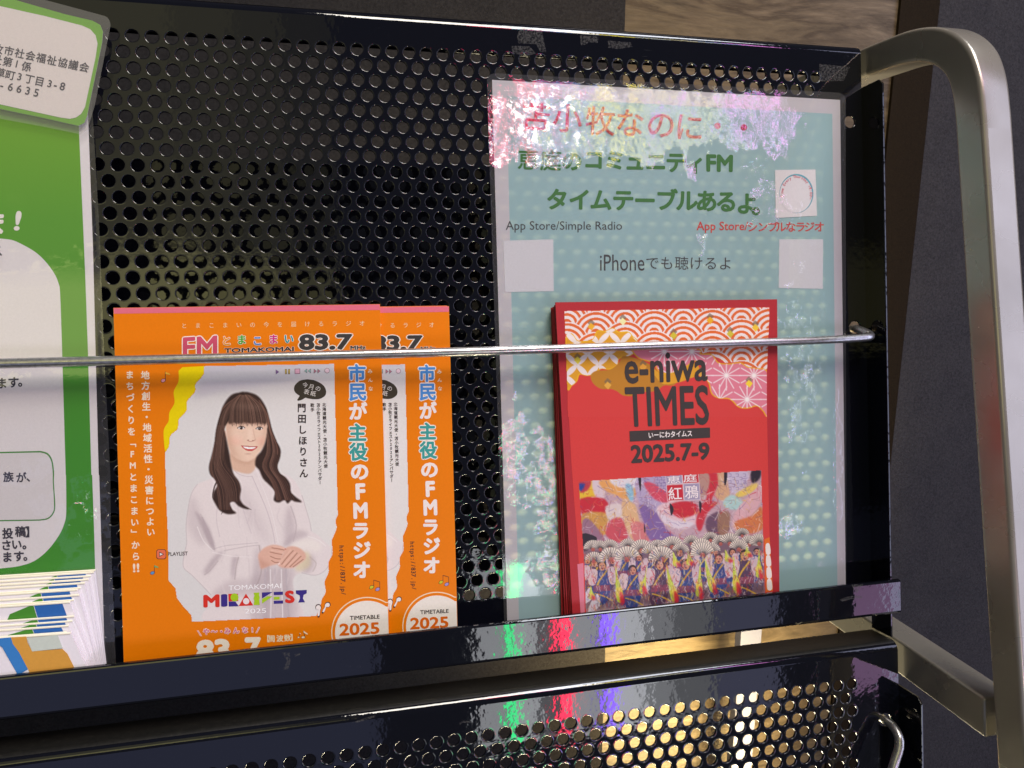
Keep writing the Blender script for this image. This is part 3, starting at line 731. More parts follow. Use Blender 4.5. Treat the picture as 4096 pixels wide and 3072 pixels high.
cv.line(W_((652, 345), (662, 390), (668, 410)), 2.2, (214, 172, 150), .5, 3)
cv.line(W_((615, 412), (630, 420), (650, 418), (664, 410)), 1.6, (190, 134, 118), .8, 3)
cv.ell(*zp(622, 411), 1.3, .8, (130, 80, 70), .7); cv.ell(*zp(650, 413), 1.3, .8, (130, 80, 70), .7)
cv.poly(W_((578, 448), (625, 449), (678, 452), (664, 470), (640, 482), (612, 478), (592, 465)), (204, 98, 92), 1, .5, 3)
cv.poly(W_((590, 452), (630, 455), (668, 456), (652, 466), (625, 468), (602, 463)), (246, 240, 236), 1, .4, 3)
cv.line(W_((576, 446), (625, 451), (680, 451)), 1.0, (164, 84, 80), .9, 3)
cv.ell(*zp(620, 498), 6, 1.6, (206, 164, 142), .6, 0, 1.2)
# hair
HD, HM, HL = (58, 41, 38), (84, 60, 53), (136, 102, 88)
hairL = W_((600, 118), (560, 112), (510, 130), (465, 190), (438, 270), (418, 350), (408, 430), (390, 510), (374, 575), (380, 625), (410, 660), (425, 700), (402, 740), (398, 780), (412, 812), (436, 850), (468, 872), (502, 880), (545, 872), (520, 850), (505, 810), (530, 800), (560, 828), (600, 845), (628, 845), (590, 818), (568, 780), (575, 720), (560, 670), (528, 625), (512, 560), (500, 490), (482, 400), (470, 340), (500, 290), (560, 250))
hairR = W_((590, 118), (640, 114), (690, 140), (730, 200), (752, 270), (772, 350), (800, 420), (824, 470), (822, 520), (805, 575), (820, 620), (860, 650), (885, 690), (890, 740), (920, 770), (960, 802), (915, 800), (895, 790), (870, 812), (850, 790), (815, 806), (782, 790), (790, 740), (760, 700), (715, 655), (690, 600), (665, 570), (672, 520), (705, 480), (730, 420), (742, 350), (738, 290), (700, 250), (620, 240))
for h_ in (hairL, hairR):
    hm = cv.poly(h_, HD, 1, .7, 4)
    hm = np.clip(hm, 0, 1)
    P = np.array(h_); cx = P[:, 0].mean()
rr = random.Random(3)
tipsL = [W_((450, 880), (470, 840), (452, 790), (470, 700)), W_((418, 800), (396, 770), (410, 700), (440, 650)), W_((640, 850), (590, 830), (556, 780), (545, 700))]
for t_ in tipsL: cv.line(t_[::-1], 4, HD, .85, 5, 1)
def strands(base, n, spread, cols, wd=(.7, 1.5), al=(.25, .6)):
    for _ in range(n):
        o = rr.uniform(-1, 1) * spread; c = rr.choice(cols)
        pts = [(x + o * k * .34, y) for (x, y), k in zip(W_(*[(p[0], p[1]) for p in base]), [p[2] for p in base])]
        cv.line(pts, rr.uniform(*wd), c, rr.uniform(*al), 4, clip=HM_)
HM_ = np.clip(np.maximum(cv.mask(catmull(hairL, 4, True)), cv.mask(catmull(hairR, 4, True))), 0, 1)
strands([(575, 125, .2), (480, 220, .8), (440, 350, .8), (430, 480, 1), (420, 600, 1), (470, 720, 1.2), (480, 850, 1)], 60, 45, [HM, HM, HL, (40, 28, 26)])
strands([(610, 122, .2), (715, 220, .6), (755, 350, .5), (780, 480, .9), (760, 580, 1.1), (820, 680, 1.1), (860, 790, 1.3)], 70, 50, [HM, HL, (120, 84, 72), (40, 28, 26)])
strands([(460, 320, 1), (440, 430, 1), (440, 560, 1.2), (520, 680, 1.3), (540, 800, 1)], 30, 35, [HL, HM], al=(.2, .45))
bang = W_((592, 125), (520, 180), (500, 260), (498, 308), (530, 300), (560, 306), (600, 300), (640, 306), (690, 302), (735, 308), (738, 260), (715, 190), (650, 130))
cv.poly(bang, (74, 53, 47), 1, .8, 3)
BMk = cv.mask(catmull(bang, 4, True))
for i in range(70):
    t = i / 69; x1 = 500 + 238 * t + rr.uniform(-4, 4); x0 = 596 + (x1 - 615) * .25
    cv.line(W_((x0, 128), ((x0 + x1) / 2 + (x1 - 615) * .2, 200), (x1, 312 + rr.uniform(-9, 7))), rr.uniform(.7, 1.5), rr.choice([HD, HL, (104, 78, 68), (150, 116, 100)]), rr.uniform(.25, .6), 4)
cv.ell(*zp(620, 200), 34, 7, (150, 124, 108), .28, 4, 1.6, BMk)
for x in (520, 545, 575, 610, 648, 676, 705, 728): cv.line(W_((x + rr.uniform(-3, 3), 300), (x + rr.uniform(-5, 5), 322)), 1.3, HD, .6)
cv.line(W_((560, 128), (500, 190), (470, 260), (462, 330)), 2.0, (128, 98, 88), .4, 4)
cv.line(W_((690, 160), (742, 260), (760, 350), (800, 440), (806, 500)), 2.4, (150, 108, 92), .45, 4)
# clasped hands
HS, HD2, HL2 = (226, 182, 162), (184, 132, 114), (240, 204, 186)
cv.poly(W_((684, 1135), (716, 1096), (760, 1076), (800, 1074), (850, 1090), (862, 1104), (840, 1130), (830, 1160), (812, 1192), (760, 1205), (715, 1222), (700, 1222), (690, 1180)), HS, 1, .8, 3)
cv.poly(W_((862, 1090), (905, 1082), (950, 1096), (980, 1125), (984, 1160), (950, 1190), (925, 1208), (898, 1220), (860, 1220), (830, 1216), (806, 1196), (820, 1172), (832, 1146), (850, 1112)), HS, 1, .8, 3)
for l in (((770, 1092), (810, 1098), (848, 1106)), ((758, 1118), (800, 1128), (834, 1134)), ((762, 1146), (796, 1160), (824, 1162)), ((768, 1172), (790, 1184), (812, 1184))): cv.line(W_(*l), 1.5, (170, 116, 98), .9, 3)
for l in (((905, 1110), (868, 1150), (832, 1196)), ((930, 1125), (890, 1172), (852, 1214)), ((955, 1145), (918, 1180), (884, 1212)), ((968, 1165), (940, 1186), (905, 1212))): cv.line(W_(*l), 1.6, (166, 112, 94), .9, 3)
for l in (((890, 1105), (855, 1145), (815, 1190)), ((918, 1118), (880, 1160), (845, 1200)), ((945, 1135), (905, 1175), (872, 1208)), ((780, 1084), (815, 1088), (850, 1096)), ((764, 1106), (805, 1114), (840, 1120))): cv.line(W_(*l), 1.8, HL2, .6, 3)
cv.poly(W_((690, 1150), (720, 1180), (760, 1200), (715, 1222), (700, 1222)), HD2, .4, 4, 3)
cv.ell(*zp(815, 1193), 2.6, 1.8, (246, 220, 214), .9, -40); cv.ell(*zp(856, 1100), 2.0, 1.2, (196, 110, 104), .8, 20)
for _k in range(3): cv.A[..., _k] = cv.A[..., _k] * 1.25 - .25 * cv.blur(cv.A[..., _k], 1.8)
_n = (vnoise(cv.X, cv.Y, 2.6, 5) + vnoise(cv.X, cv.Y, 1.3, 6)) * 2.2; cv.A += _n[..., None]
cv.build(sh, 'cover_picture', 2.2, white)
# event logo
RED_, NAVY, LIME = (214, 52, 40), (60, 48, 132), (166, 204, 34)
text(sh, 'event_logo', 'TOMAKOMAI', [z5(1482, 552), z5(2088, 526), z5(2088, 582), z5(1482, 608)], (250, 250, 250), .0, 4)
text(sh, 'event_logo', 'M', [z5(1190, 660), z5(1378, 652), z5(1380, 800), z5(1192, 806)], RED_, .05, 4)
text(sh, 'event_logo', 'I', [z5(1395, 652), z5(1468, 650), z5(1470, 792), z5(1396, 798)], NAVY, .05, 4)
o_poly('event_logo', [z5(1480, 648), z5(1590, 646), z5(1594, 730), z5(1482, 735)], RED_, 4); o_poly('event_logo', [z5(1482, 738), z5(1560, 736), z5(1600, 790), z5(1484, 794)], NAVY, 4)
ce = lambda cx, cy, r, n=20: [(cx + r * math.cos(2 * math.pi * k / n), cy + r * math.sin(2 * math.pi * k / n)) for k in range(n)]
o_poly('event_logo', ce(*z5(1551, 688), 8.6), LIME, 5); o_poly('event_logo', [z5(1600, 788), z5(1682, 644), z5(1766, 780)], RED_, 4); o_poly('event_logo', ce(*z5(1685, 732), 6.8), (235, 225, 225), 5)
o_poly('event_logo', [z5(1770, 636), z5(1838, 632), z5(1832, 660), z5(1842, 690), z5(1836, 720), z5(1842, 774), z5(1772, 778), z5(1778, 730), z5(1770, 700), z5(1780, 670)], LIME, 4)
o_poly('event_logo', [z5(1866, 632), z5(1990, 626), z5(1868, 700)], NAVY, 4); o_poly('event_logo', [z5(1868, 760), z5(1868, 708), z5(1930, 676), z5(1988, 676)], LIME, 4)
for c_, y0, y1, xa in ((NAVY, 622, 662, 2108), (LIME, 680, 716, 2070), (NAVY, 724, 762, 2110)): o_poly('event_logo', [z5(2002, y0 + 4), z5(xa, y0), z5(xa, y1 - 3), z5(2003, y1)], c_, 4)
text(sh, 'event_logo', 'S', [z6(112, 612), z6(218, 606), z6(232, 752), z6(118, 758)], RED_, .05, 4)
o_poly('event_logo', [z6(240, 608), z6(366, 602), z6(366, 640), z6(330, 660), z6(322, 700), z6(346, 744), z6(268, 748), z6(288, 700), z6(284, 665), z6(242, 645)], NAVY, 4)
text(sh, 'event_logo', '2025', [z5(1668, 822), z5(1914, 812), z5(1914, 868), z5(1668, 876)], (250, 250, 250), .0, 4)
# top line and masthead
chars(sh, 'tagline', column('とまこまいの今を届けるラジオ', z1(970, 440), z2(1003, 412), 12.5, 12.5, -.6), WT, .0)
def outlined(fn, *a, c, b=.02, o=.05, layer=2, **k):
    fn(*a, WHITE_O, o, layer, **k); fn(*a, c, b, layer + 1, **k)
WHITE_O = (244, 236, 224)
def otext(name, s, q, c, b=.03, o=.07, layer=2):
    text(sh, name, s, q, WHITE_O, o, layer, ref=b); text(sh, name, s, q, c, b, layer + 1)
otext('masthead', 'FM', [z1(955, 575), z1(1352, 552), z1(1352, 800), z1(955, 812)], (205, 82, 110), .026, .06)
for ch, x, y, c in (('と', 1458, 612, (236, 150, 10)), ('ま', 1632, 600, (74, 164, 40)), ('こ', 1815, 612, (72, 130, 208)), ('ま', 1998, 595, (206, 44, 128))):
    for cc, b, l in ((WHITE_O, .075, 3), (c, .03, 4)): chars(sh, 'masthead', [(ch,) + z1(x, y) + (22, 22, -1)], cc, b, l)
for cc, b, l in ((WHITE_O, .075, 3), ((44, 150, 160), .03, 4)): chars(sh, 'masthead', [('い',) + z2(160, 590) + (22, 22, -1)], cc, b, l)
otext('masthead', 'TOMAKOMAI', [z1(1432, 700), z2(218, 680), z2(218, 732), z1(1432, 752)], INK, .03, .06)
otext('masthead', '83.7', [z2(275, 538), z2(895, 532), z2(880, 715), z2(275, 724)], (62, 60, 60), .045, .085)
otext('masthead', 'MHz', [z2(868, 672), z2(1045, 664), z2(1045, 712), z2(868, 720)], (62, 60, 60), .04, .08)
# player symbols
def tri(a, b, c): return [a, b, c]
o_poly('player_symbol', tri(zb(25, 232), zb(140, 312), zb(28, 395)), (124, 96, 142), 4)
for x in (335, 440): o_poly('player_symbol', [zb(x, 218), zb(x + 58, 216), zb(x + 58, 382), zb(x, 384)], (92, 76, 60), 4); o_poly('player_symbol', [zb(x + 12, 230), zb(x + 46, 228), zb(x + 46, 370), zb(x + 12, 372)], (206, 178, 70), 5)
o_poly('player_symbol', [zb(655, 208), zb(832, 206), zb(834, 376), zb(657, 378)], (120, 80, 92), 4); o_poly('player_symbol', [zb(670, 222), zb(818, 220), zb(820, 362), zb(672, 364)], (228, 176, 196), 5)
for x, d, c in ((968, 1, (150, 190, 182)), (1092, 1, (150, 190, 182)), (1385, -1, (190, 130, 146)), (1508, -1, (190, 130, 146))):
    for k, cc, l in ((1, (88, 84, 88), 4), (.72, c, 5)):
        ccx, ccy = x + d * 55, 282 - d * 3
        o_poly('player_symbol', [zb(ccx - d * 55 * k, ccy), zb(ccx + d * 42 * k, ccy - 78 * k), zb(ccx + d * 42 * k, ccy + 78 * k)], cc, l)
cx_, cy_ = zb(1728, 270); o_poly('player_symbol', ce(cx_, cy_, 5.5), (120, 80, 92), 4); o_poly('player_symbol', ce(cx_, cy_, 4.7), (236, 208, 218), 5)
# speech bubble
bub = catmull([zb(*p) for p in ((1080, 555), (840, 600), (680, 730), (630, 870), (680, 1000), (820, 1105))], 5) + [zb(780, 1170), zb(738, 1240), zb(760, 1268), zb(830, 1258), zb(920, 1225), zb(1010, 1165)] + catmull([zb(*p) for p in ((1100, 1190), (1300, 1218), (1500, 1200), (1660, 1100), (1698, 960), (1640, 800), (1500, 680), (1300, 585))], 5)
o_poly('speech_bubble', [tuple(p) for p in bub], (64, 58, 48), 4)
chars(sh, 'bubble_text', [(c,) + zb(x, y) + (12.4, 12.4, 14) for c, x, y in (('今', 1000, 745), ('月', 1212, 805), ('の', 1430, 862), ('表', 1050, 970), ('紙', 1270, 1025))], (238, 234, 226), 0, 5)
# upright lines of text
chars(sh, 'cover_text', column('門田しほりさん', z2(308, 1385), z4(332, 555), 19.5, 20, 1.0), INK, .028, 4)
chars(sh, 'cover_text', column('歌手', z2(430, 1355), z2(432, 1407), 8.6, 8.8, 1), INK, .02, 4)
chars(sh, 'cover_text', column('苫小牧ミライフェスト2025アンバサダー', z2(500, 1355), z4(520, 662), 8.6, 8.8, 1), INK, .02, 4)
chars(sh, 'cover_text', column('北海道観光大使・苫小牧観光大使', z2(567, 1350), z4(585, 472), 8.6, 8.8, 1), INK, .02, 4)
for ch, p, w_, c in (('市', z2(945, 985), 39, (80, 144, 214)), ('民', z2(955, 1200), 40, (80, 144, 214)), ('主', z4(950, 85), 40, (62, 156, 150)), ('役', z4(962, 305), 40, (62, 156, 150))):
    chars(sh, 'headline', [(ch,) + p + (w_, w_, -.5)], WHITE_O, .09, 2); chars(sh, 'headline', [(ch,) + p + (w_, w_, -.5)], c, .034, 3)
chars(sh, 'headline', [('が',) + z2(955, 1425) + (40, 40, -1), ('の',) + z4(975, 535) + (42, 40, -1), ('F',) + z4(985, 765) + (47, 46, -2), ('M',) + z4(985, 985) + (43, 46, -2), ('ラ',) + z4(985, 1215) + (40, 40, 0), ('ジ',) + z4(1000, 1440) + (40, 41, 0), ('オ',) + z6(1000, 370) + (40, 40, 0)], (240, 232, 226), .045, 2)
chars(sh, 'headline', column('みんな', z2(1095, 965), z2(1102, 1165), 10.5, 10, 2), (240, 226, 196), .02, 2)
chars(sh, 'side_text', column('まちづくりを「FMとまこまい」から', z1(342, 1005), z3(414, 1512), 18.5, 18.5, -.5), (244, 226, 200), .03, 2)
text(sh, 'side_text', '!!', [z5(378, 300), z5(452, 296), z5(456, 398), z5(380, 402)], (244, 226, 200), .03, 2)
chars(sh, 'side_text', column('地方創生・地域活性・災害につよい', z1(522, 1010), z3(585, 1232), 19, 19, -.5), (244, 226, 200), .03, 2)
def vlatin(s, p0, p1, sz, c, b=.01):
    chars(sh, 'web_address', [(ch, p0[0] + (p1[0] - p0[0]) * i / (len(s) - 1), p0[1] + (p1[1] - p0[1]) * i / (len(s) - 1), sz, sz, 90) for i, ch in enumerate(s)], c, b, 2)
vlatin('https://837.jp/', z6(768, 108), z6(790, 645), 14, INK, .012)
# notes, playlist button, ear phones, timetable circle
def note(head, stem, flag, ch_, cf):
    o_poly('note_symbol', head, (60, 48, 50), 2, 5); c = np.mean(head, 0)
    o_poly('note_symbol', [tuple(c + (np.array(p) - c) * .8) for p in head], ch_, 3, 5)
    if stem: o_poly('note_symbol', stem, (60, 48, 50), 2)
    if flag: o_poly('note_symbol', flag, cf, 3)
note([z1(702, 1075), z1(720, 1052), z1(752, 1052), z1(755, 1075), z1(735, 1092), z1(710, 1092)], [z1(750, 970), z1(757, 970), z1(757, 1070), z1(750, 1070)], [z1(755, 972), z1(805, 992), z1(808, 1008), z1(755, 996)], (236, 160, 168), (230, 180, 60))
note([z5(578, 412), z5(595, 390), z5(628, 390), z5(630, 412), z5(610, 427), z5(588, 426)], [z5(624, 318), z5(630, 318), z5(630, 410), z5(624, 410)], [z5(628, 318), z5(672, 336), z5(678, 350), z5(628, 342)], (96, 150, 196), (120, 176, 110))
note([z6(1086, 580), z6(1100, 555), z6(1138, 552), z6(1138, 575), z6(1115, 592), z6(1092, 592)], [z6(1135, 488), z6(1140, 488), z6(1140, 570), z6(1135, 570)], None, (206, 200, 50), None)
note([z6(1155, 603), z6(1170, 578), z6(1206, 575), z6(1208, 600), z6(1188, 616), z6(1162, 616)], [z6(1204, 510), z6(1209, 510), z6(1209, 600), z6(1204, 600)], [z6(1136, 486), z6(1209, 508), z6(1209, 513), z6(1136, 492)], (170, 152, 206), (60, 48, 50))
rr_ = lambda x0, y0, x1, y1, r, f: [f(x0 + r, y0), f(x1 - r, y0), f(x1, y0 + r), f(x1, y1 - r), f(x1 - r, y1), f(x0 + r, y1), f(x0, y1 - r), f(x0, y0 + r)]
o_poly('playlist_button', rr_(650, 135, 764, 248, 18, z5), (74, 50, 48), 3); o_poly('playlist_button', rr_(656, 141, 758, 242, 16, z5), (232, 116, 80), 4)
o_poly('playlist_button', [z5(685, 162), z5(740, 190), z5(685, 220)], (74, 50, 48), 5); o_poly('playlist_button', [z5(692, 174), z5(727, 191), z5(692, 208)], (240, 232, 228), 6)
text(sh, 'playlist_text', 'PLAYLIST', [z5(785, 168), z5(1012, 160), z5(1012, 204), z5(785, 212)], INK, .01, 4)
for sx, fl in ((0, 1), (1, 0)):
    P_ = [z6(*p) for p in (((465, 800), (480, 772), (515, 768), (535, 800), (522, 850), (515, 910), (490, 910), (500, 830), (475, 825)) if fl else ((575, 765), (600, 742), (632, 748), (640, 780), (615, 800), (590, 800), (560, 868), (538, 860), (570, 800)))]
    o_poly('earphone_symbol', P_, (66, 44, 44), 5, 4); c = np.mean(P_, 0); o_poly('earphone_symbol', [tuple(c + (np.array(p) - c) * .82) for p in P_], (240, 232, 226), 6, 4)
cc = z6(1065, 1095)
def arcp(r, a0, a1, n=24): return [(cc[0] + r * math.cos(math.radians(a0 + (a1 - a0) * k / n)), cc[1] + .985 * r * math.sin(math.radians(a0 + (a1 - a0) * k / n))) for k in range(n + 1)]
k_ = .1875
E_ = 839.2
def clipx(P): return [(min(x, E_ - .0 + (y - 1362) * .028), y) for x, y in P]
ring = clipx(arcp(415 * k_, 60, 300)) if False else None
for r, c, l in ((417, (240, 224, 190), 2), (405, ORANGE, 3), (373, (238, 232, 220), 4)):
    P_ = arcp(r * k_, 90, 310, 48)
    xe = lambda y: 820.6 + (y - 657) * (840 - 821) / (1362 - 657) - .4
    Q_ = [(x, y) for x, y in P_ if x < xe(y)] ; yl = Q_[-1][1]
    Q_ += [(xe(yl), yl), (xe(1450), 1450), (cc[0], 1450)]
    Q_ = [q for q in Q_ if q[1] < 1452]
    o_poly('timetable_circle', Q_, c, l)
text(sh, 'timetable_text', 'TIMETABLE', [z6(862, 902), z6(1205, 886), z6(1205, 932), z6(865, 950)], INK, .02, 5)
text(sh, 'timetable_text', '2025', [z6(742, 990), z6(1200, 972), z6(1206, 1108), z6(740, 1132)], (222, 104, 12), .03, 5)
text(sh, 'timetable_text', '7-9', [z6(830, 1170), z6(1210, 1155), z6(1214, 1290), z6(832, 1310)], (222, 104, 12), .03, 5)
for cc2, b, l in ((WHITE_O, .085, 2), ((206, 72, 122), .02, 3)):
    chars(sh, 'greeting_text', [(c,) + z5(x, y) + (14.5, 14.5, -3) for c, x, y in (('や', 1225, 1083), ('〜', 1315, 1082), ('・', 1398, 1080), ('み', 1468, 1075), ('ん', 1568, 1070), ('な', 1670, 1065), ('!', 1755, 1064))], cc2, b, l)
    for a_, b_ in (((1125, 1070), (1165, 1135)), ((1835, 1030), (1800, 1102))):
        w_ = 3 if l == 3 else 9
        o_poly('greeting_text', [z5(a_[0] - w_, a_[1]), z5(a_[0] + w_, a_[1]), z5(b_[0] + w_, b_[1]), z5(b_[0] - w_, b_[1])], cc2, l)
text(sh, 'frequency_text', '83', [z5(1105, 1180), z5(1495, 1160), z5(1500, 1420), z5(1105, 1440)], (240, 232, 214), .05, 2)
text(sh, 'frequency_text', '.7', [z5(1590, 1150), z5(1855, 1145), z5(1860, 1400), z5(1590, 1410)], (240, 232, 214), .05, 2)
chars(sh, 'frequency_text', [(c,) + z5(x, y) + (15.5, 15.5, -2) for c, x, y in (('【', 1915, 1166), ('周', 1980, 1165), ('波', 2072, 1162), ('数', 2160, 1157))] + [('】',) + z6(215, 1150) + (15.5, 15.5, -2)], (240, 226, 190), .025, 2)
note([z6(258, 1150), z6(268, 1140), z6(285, 1142), z6(282, 1155), z6(265, 1158)], [z6(280, 1100), z6(284, 1100), z6(284, 1150), z6(280, 1150)], [z6(283, 1098), z6(298, 1108), z6(298, 1114), z6(283, 1108)], (240, 226, 190), (240, 226, 190))
note([z6(302, 1150), z6(315, 1135), z6(345, 1138), z6(345, 1158), z6(310, 1162)], [z6(325, 1075), z6(331, 1075), z6(350, 1150), z6(343, 1150)], [z6(328, 1072), z6(378, 1108), z6(372, 1118), z6(333, 1098)], (240, 226, 190), (240, 226, 190))
# copies of the leaflet behind the first
def copy_tree(root, delta, label):
    r = root.copy(); COL.objects.link(r); r.location = Vector(root.location) + Vector((delta[0], delta[2], -delta[1])) / 1000
    r['label'] = label; THINGS.append(r)
    for ch in [c for c in bpy.data.objects if c.parent == root]:
        c = ch.copy(); COL.objects.link(c); c.parent = r
    return r
copy_tree(orange, (36.4, 1.35, 1.75), 'orange radio timetable leaflet half hidden behind, only its right part showing')
c3 = copy_tree(orange, (35.6, .95, 3.0), 'rearmost orange leaflet, only a sliver of its top and side edge showing')
# ---------------------------------------------------------------- laminated radio poster (right)
PP = Plane(-1.2)
TEAL, TEAL_D = (146, 184, 180), (40, 112, 34)
poster = thing('laminated_poster', 'teal laminated poster with green lettering leaning on the right of the rack', 'poster', PP(1430, 800), None)
TLp, TRp = PP(1062, 175), PP(1815, 218); xl, xr_ = 179.0, 392.5
_o4 = [(179.2, 12.6), (393.6, 13.2), (390.4, 316), (178.0, 316)]; _i4 = [(187.0, 21.0), (388.0, 21.8), (384.6, 316), (184.6, 316)]
mesh('paper', [(x, y, -1.2) for x, y in _o4 + _i4], [(0, 1, 5, 4), (1, 2, 6, 5), (3, 0, 4, 7)], mk_translucent('poster_paper', (216, 213, 218), .22), poster)
sp = Sheet(PP, poster)
def corner(xa, ya): return (xa, ya, -1.2)
teal_t = NT('poster_teal_print'); co_ = teal_t.co()
tn = teal_t.ramp(teal_t.noise(co_, 5, 2), [(.3, rgba((164, 204, 208))), (.7, rgba((174, 211, 214)))])
teal_t.setp(Base_Color=tn, Roughness=.5, Specular_IOR_Level=.2)
_tr = teal_t.add('ShaderNodeBsdfTranslucent'); _tr.inputs[0].default_value = rgba((225, 232, 190))
_mx = teal_t.add('ShaderNodeMixShader'); _mx.inputs[0].default_value = .24
teal_t.link(teal_t.b.outputs[0], _mx.inputs[1]); teal_t.link(_tr.outputs[0], _mx.inputs[2]); teal_t.link(_mx.outputs[0], teal_t.out.inputs[0])
a_, b_ = PP(1092, 205), PP(1803, 236); c_ = PP(1103, 640); d_ = PP(1110, 1320)
mesh('teal_ground', [corner(187.0, 21.0), corner(388.0, 21.8), corner(384.6, 316), corner(184.6, 316)], [(0, 1, 2, 3)], teal_t.m, poster)
DRED = (178, 34, 44)
chars(sp, 'poster_title', [(c,) + zt1(x, y) + (66, 66, 3) for c, x, y in (('苫', 635, 470), ('小', 905, 480), ('牧', 1190, 505), ('な', 1445, 520), ('の', 1715, 535), ('に', 1960, 555))] + [('・',) + zt2(582, 548) + (60, 60, 3), ('・',) + zt2(810, 562) + (60, 60, 3)], DRED, .012, 2)
GREEN = (52, 116, 44)
chars(sp, 'poster_text', [(c,) + zt1(x, y) + (47, 47, 1) for c, x, y in (('の', 945, 850), ('コ', 1132, 838), ('ミ', 1315, 842), ('ュ', 1490, 850), ('ニ', 1672, 856), ('テ', 1845, 862), ('ィ', 2010, 872))], GREEN, .036, 2)
chars(sp, 'poster_text', [(c,) + zt1(x, y) + (47, 47, 1) for c, x, y in (('恵', 568, 838), ('庭', 762, 845))], GREEN, .02, 2)
text(sp, 'poster_text', 'FM', [zt2(485, 792), zt2(718, 798), zt2(714, 948), zt2(486, 944)], GREEN, .04, 2)
chars(sp, 'poster_text', [(c,) + zt1(x, y) + (49, 49, 1) for c, x, y in (('タ', 818, 1182), ('イ', 1012, 1184), ('ム', 1196, 1186), ('テ', 1388, 1188), ('ー', 1576, 1192), ('ブ', 1762, 1188), ('ル', 1938, 1192), ('あ', 2108, 1196))] + [(c,) + zt2(x, y) + (49, 49, 1) for c, x, y in (('る', 660, 1200), ('よ', 838, 1218), ('。', 975, 1230))], GREEN, .036, 2)
DK = (62, 62, 62)
text(sp, 'app_text', 'App Store/Simple Radio', [zt1(374, 1370), zt1(1378, 1374), zt1(1378, 1468), zt1(374, 1470)], DK, .004, 2)
RD = (206, 62, 56)
text(sp, 'app_text', 'App Store/', [zt2(400, 1374), zt2(848, 1376), zt2(842, 1472), zt2(402, 1474)], RD, .012, 2)
chars(sp, 'app_text', [(c,) + zt2(x, y) + (23.5, 23.5, 0) for c, x, y in zip('シンプルなラジオ', (885, 972, 1058, 1130, 1215, 1298, 1376, 1462), [1420] * 8)], RD, .018, 2)
text(sp, 'radio_text', 'iPhone', [(1296, 550), (1392, 550), (1392, 585), (1296, 585)], DK, .006, 2)
chars(sp, 'radio_text', column('でも聴けるよ', (1409, 568), (1567, 569), 31, 31, .5), DK, .006, 2)
for q in (((1087, 520), (1195, 517), (1196, 629), (1091, 631)), ((1683, 517), (1778, 517), (1777, 624), (1682, 622))):
    sp.poly('white_square', q, (212, 212, 216), 2)
# glued-on card with its ring (left plain inside)
zk = Z(3080, 660, 7.213)
sp.poly('card', [zk(140, 148), zk(1306, 132), zk(1350, 1465), zk(160, 1530)], (226, 222, 222), 4)
ck, rk = zk(756, 824), (490 / 7.213 * .54, 565 / 7.213 * .54)
ringp = lambda k, a0=0, a1=360, n=40: [(ck[0] + rk[0] * k * math.cos(math.radians(a0 + (a1 - a0) * i / n)), ck[1] + rk[1] * k * math.sin(math.radians(a0 + (a1 - a0) * i / n))) for i in range(n)]
sp.poly('card_ring', ringp(1), (104, 172, 188), 5); sp.poly('card_ring', [zk(*p) for p in ((0, 0),)] and [(x - 1.2, y + 1.6) for x, y in ringp(.95)], (228, 224, 226), 6)
msg = 'Time Every Thursday 18:00〜'
its = []
for i, ch in enumerate(msg):
    a = 170 + (375 - 170) * i / (len(msg) - 1); r = .86
    its.append((ch, ck[0] + rk[0] * r * math.cos(math.radians(a)), ck[1] + rk[1] * r * math.sin(math.radians(a)), 8.6, 8.6, a + 90))
chars(sp, 'card_text', its, (206, 54, 84), .01, 7)
# ---- film, curling away from the panel
FILM = mk_film('laminating_film', 0.0, .06)
def film_mesh(name, outline, zf, parent, mat, rel, step=.8):
    P = np.array(outline); x0, y0 = P.min(0); x1, y1 = P.max(0)
    nx, ny = int((x1 - x0) / step) + 1, int((y1 - y0) / step) + 1
    # structured grid clipped to rounded outline by scaling rows
    V = []; 
    for j in range(ny + 1):
        y = y0 + (y1 - y0) * j / ny
        xs = []
        for k in range(len(P)):
            (ax, ay), (bx, by) = P[k - 1], P[k]
            if (ay > y) != (by > y) or (j in (0, ny) and abs(ay - y) < 1e-6): xs.append(ax + (bx - ax) * ((y - ay) / (by - ay) if by != ay else 0))
        if j == 0: xs = [p[0] for p in P if abs(p[1] - y0) < 1e-6]
        if j == ny: xs = [p[0] for p in P if abs(p[1] - y1) < 1e-6]
        a, b = min(xs), max(xs)
        for i in range(nx + 1):
            x = a + (b - a) * i / nx; V.append((x, y, zf(x, y)))
    idx = np.arange((nx + 1) * (ny + 1)).reshape(ny + 1, nx + 1)
    q = np.stack([idx[:-1, :-1], idx[:-1, 1:], idx[1:, 1:], idx[1:, :-1]], -1).reshape(-1, 4)
    o = mesh(name, V, q[:, ::-1].copy(), mat, parent, True); A_ = np.array(V); relief(o, rel, A_[:, 0], A_[:, 1]); return o
def rounded(x0, y0, x1, y1, r, n=6):
    out = []
    for cx, cy, a0 in ((x0 + r, y0 + r, 180), (x1 - r, y0 + r, 270), (x1 - r, y1 - r, 0), (x0 + r, y1 - r, 90)):
        out += [(cx + r * math.cos(math.radians(a0 + 90 * k / n)), cy + r * math.sin(math.radians(a0 + 90 * k / n))) for k in range(n + 1)]
    return out
def zfilm(x, y):
    z = -1.85 + .28 * math.sin(x * .045 + 1) * math.sin(y * .03)
    return min(z, -1.62)
sst = lambda a, b, x: np.clip((x - a) / (b - a), 0, 1) ** 2 * (3 - 2 * np.clip((x - a) / (b - a), 0, 1))
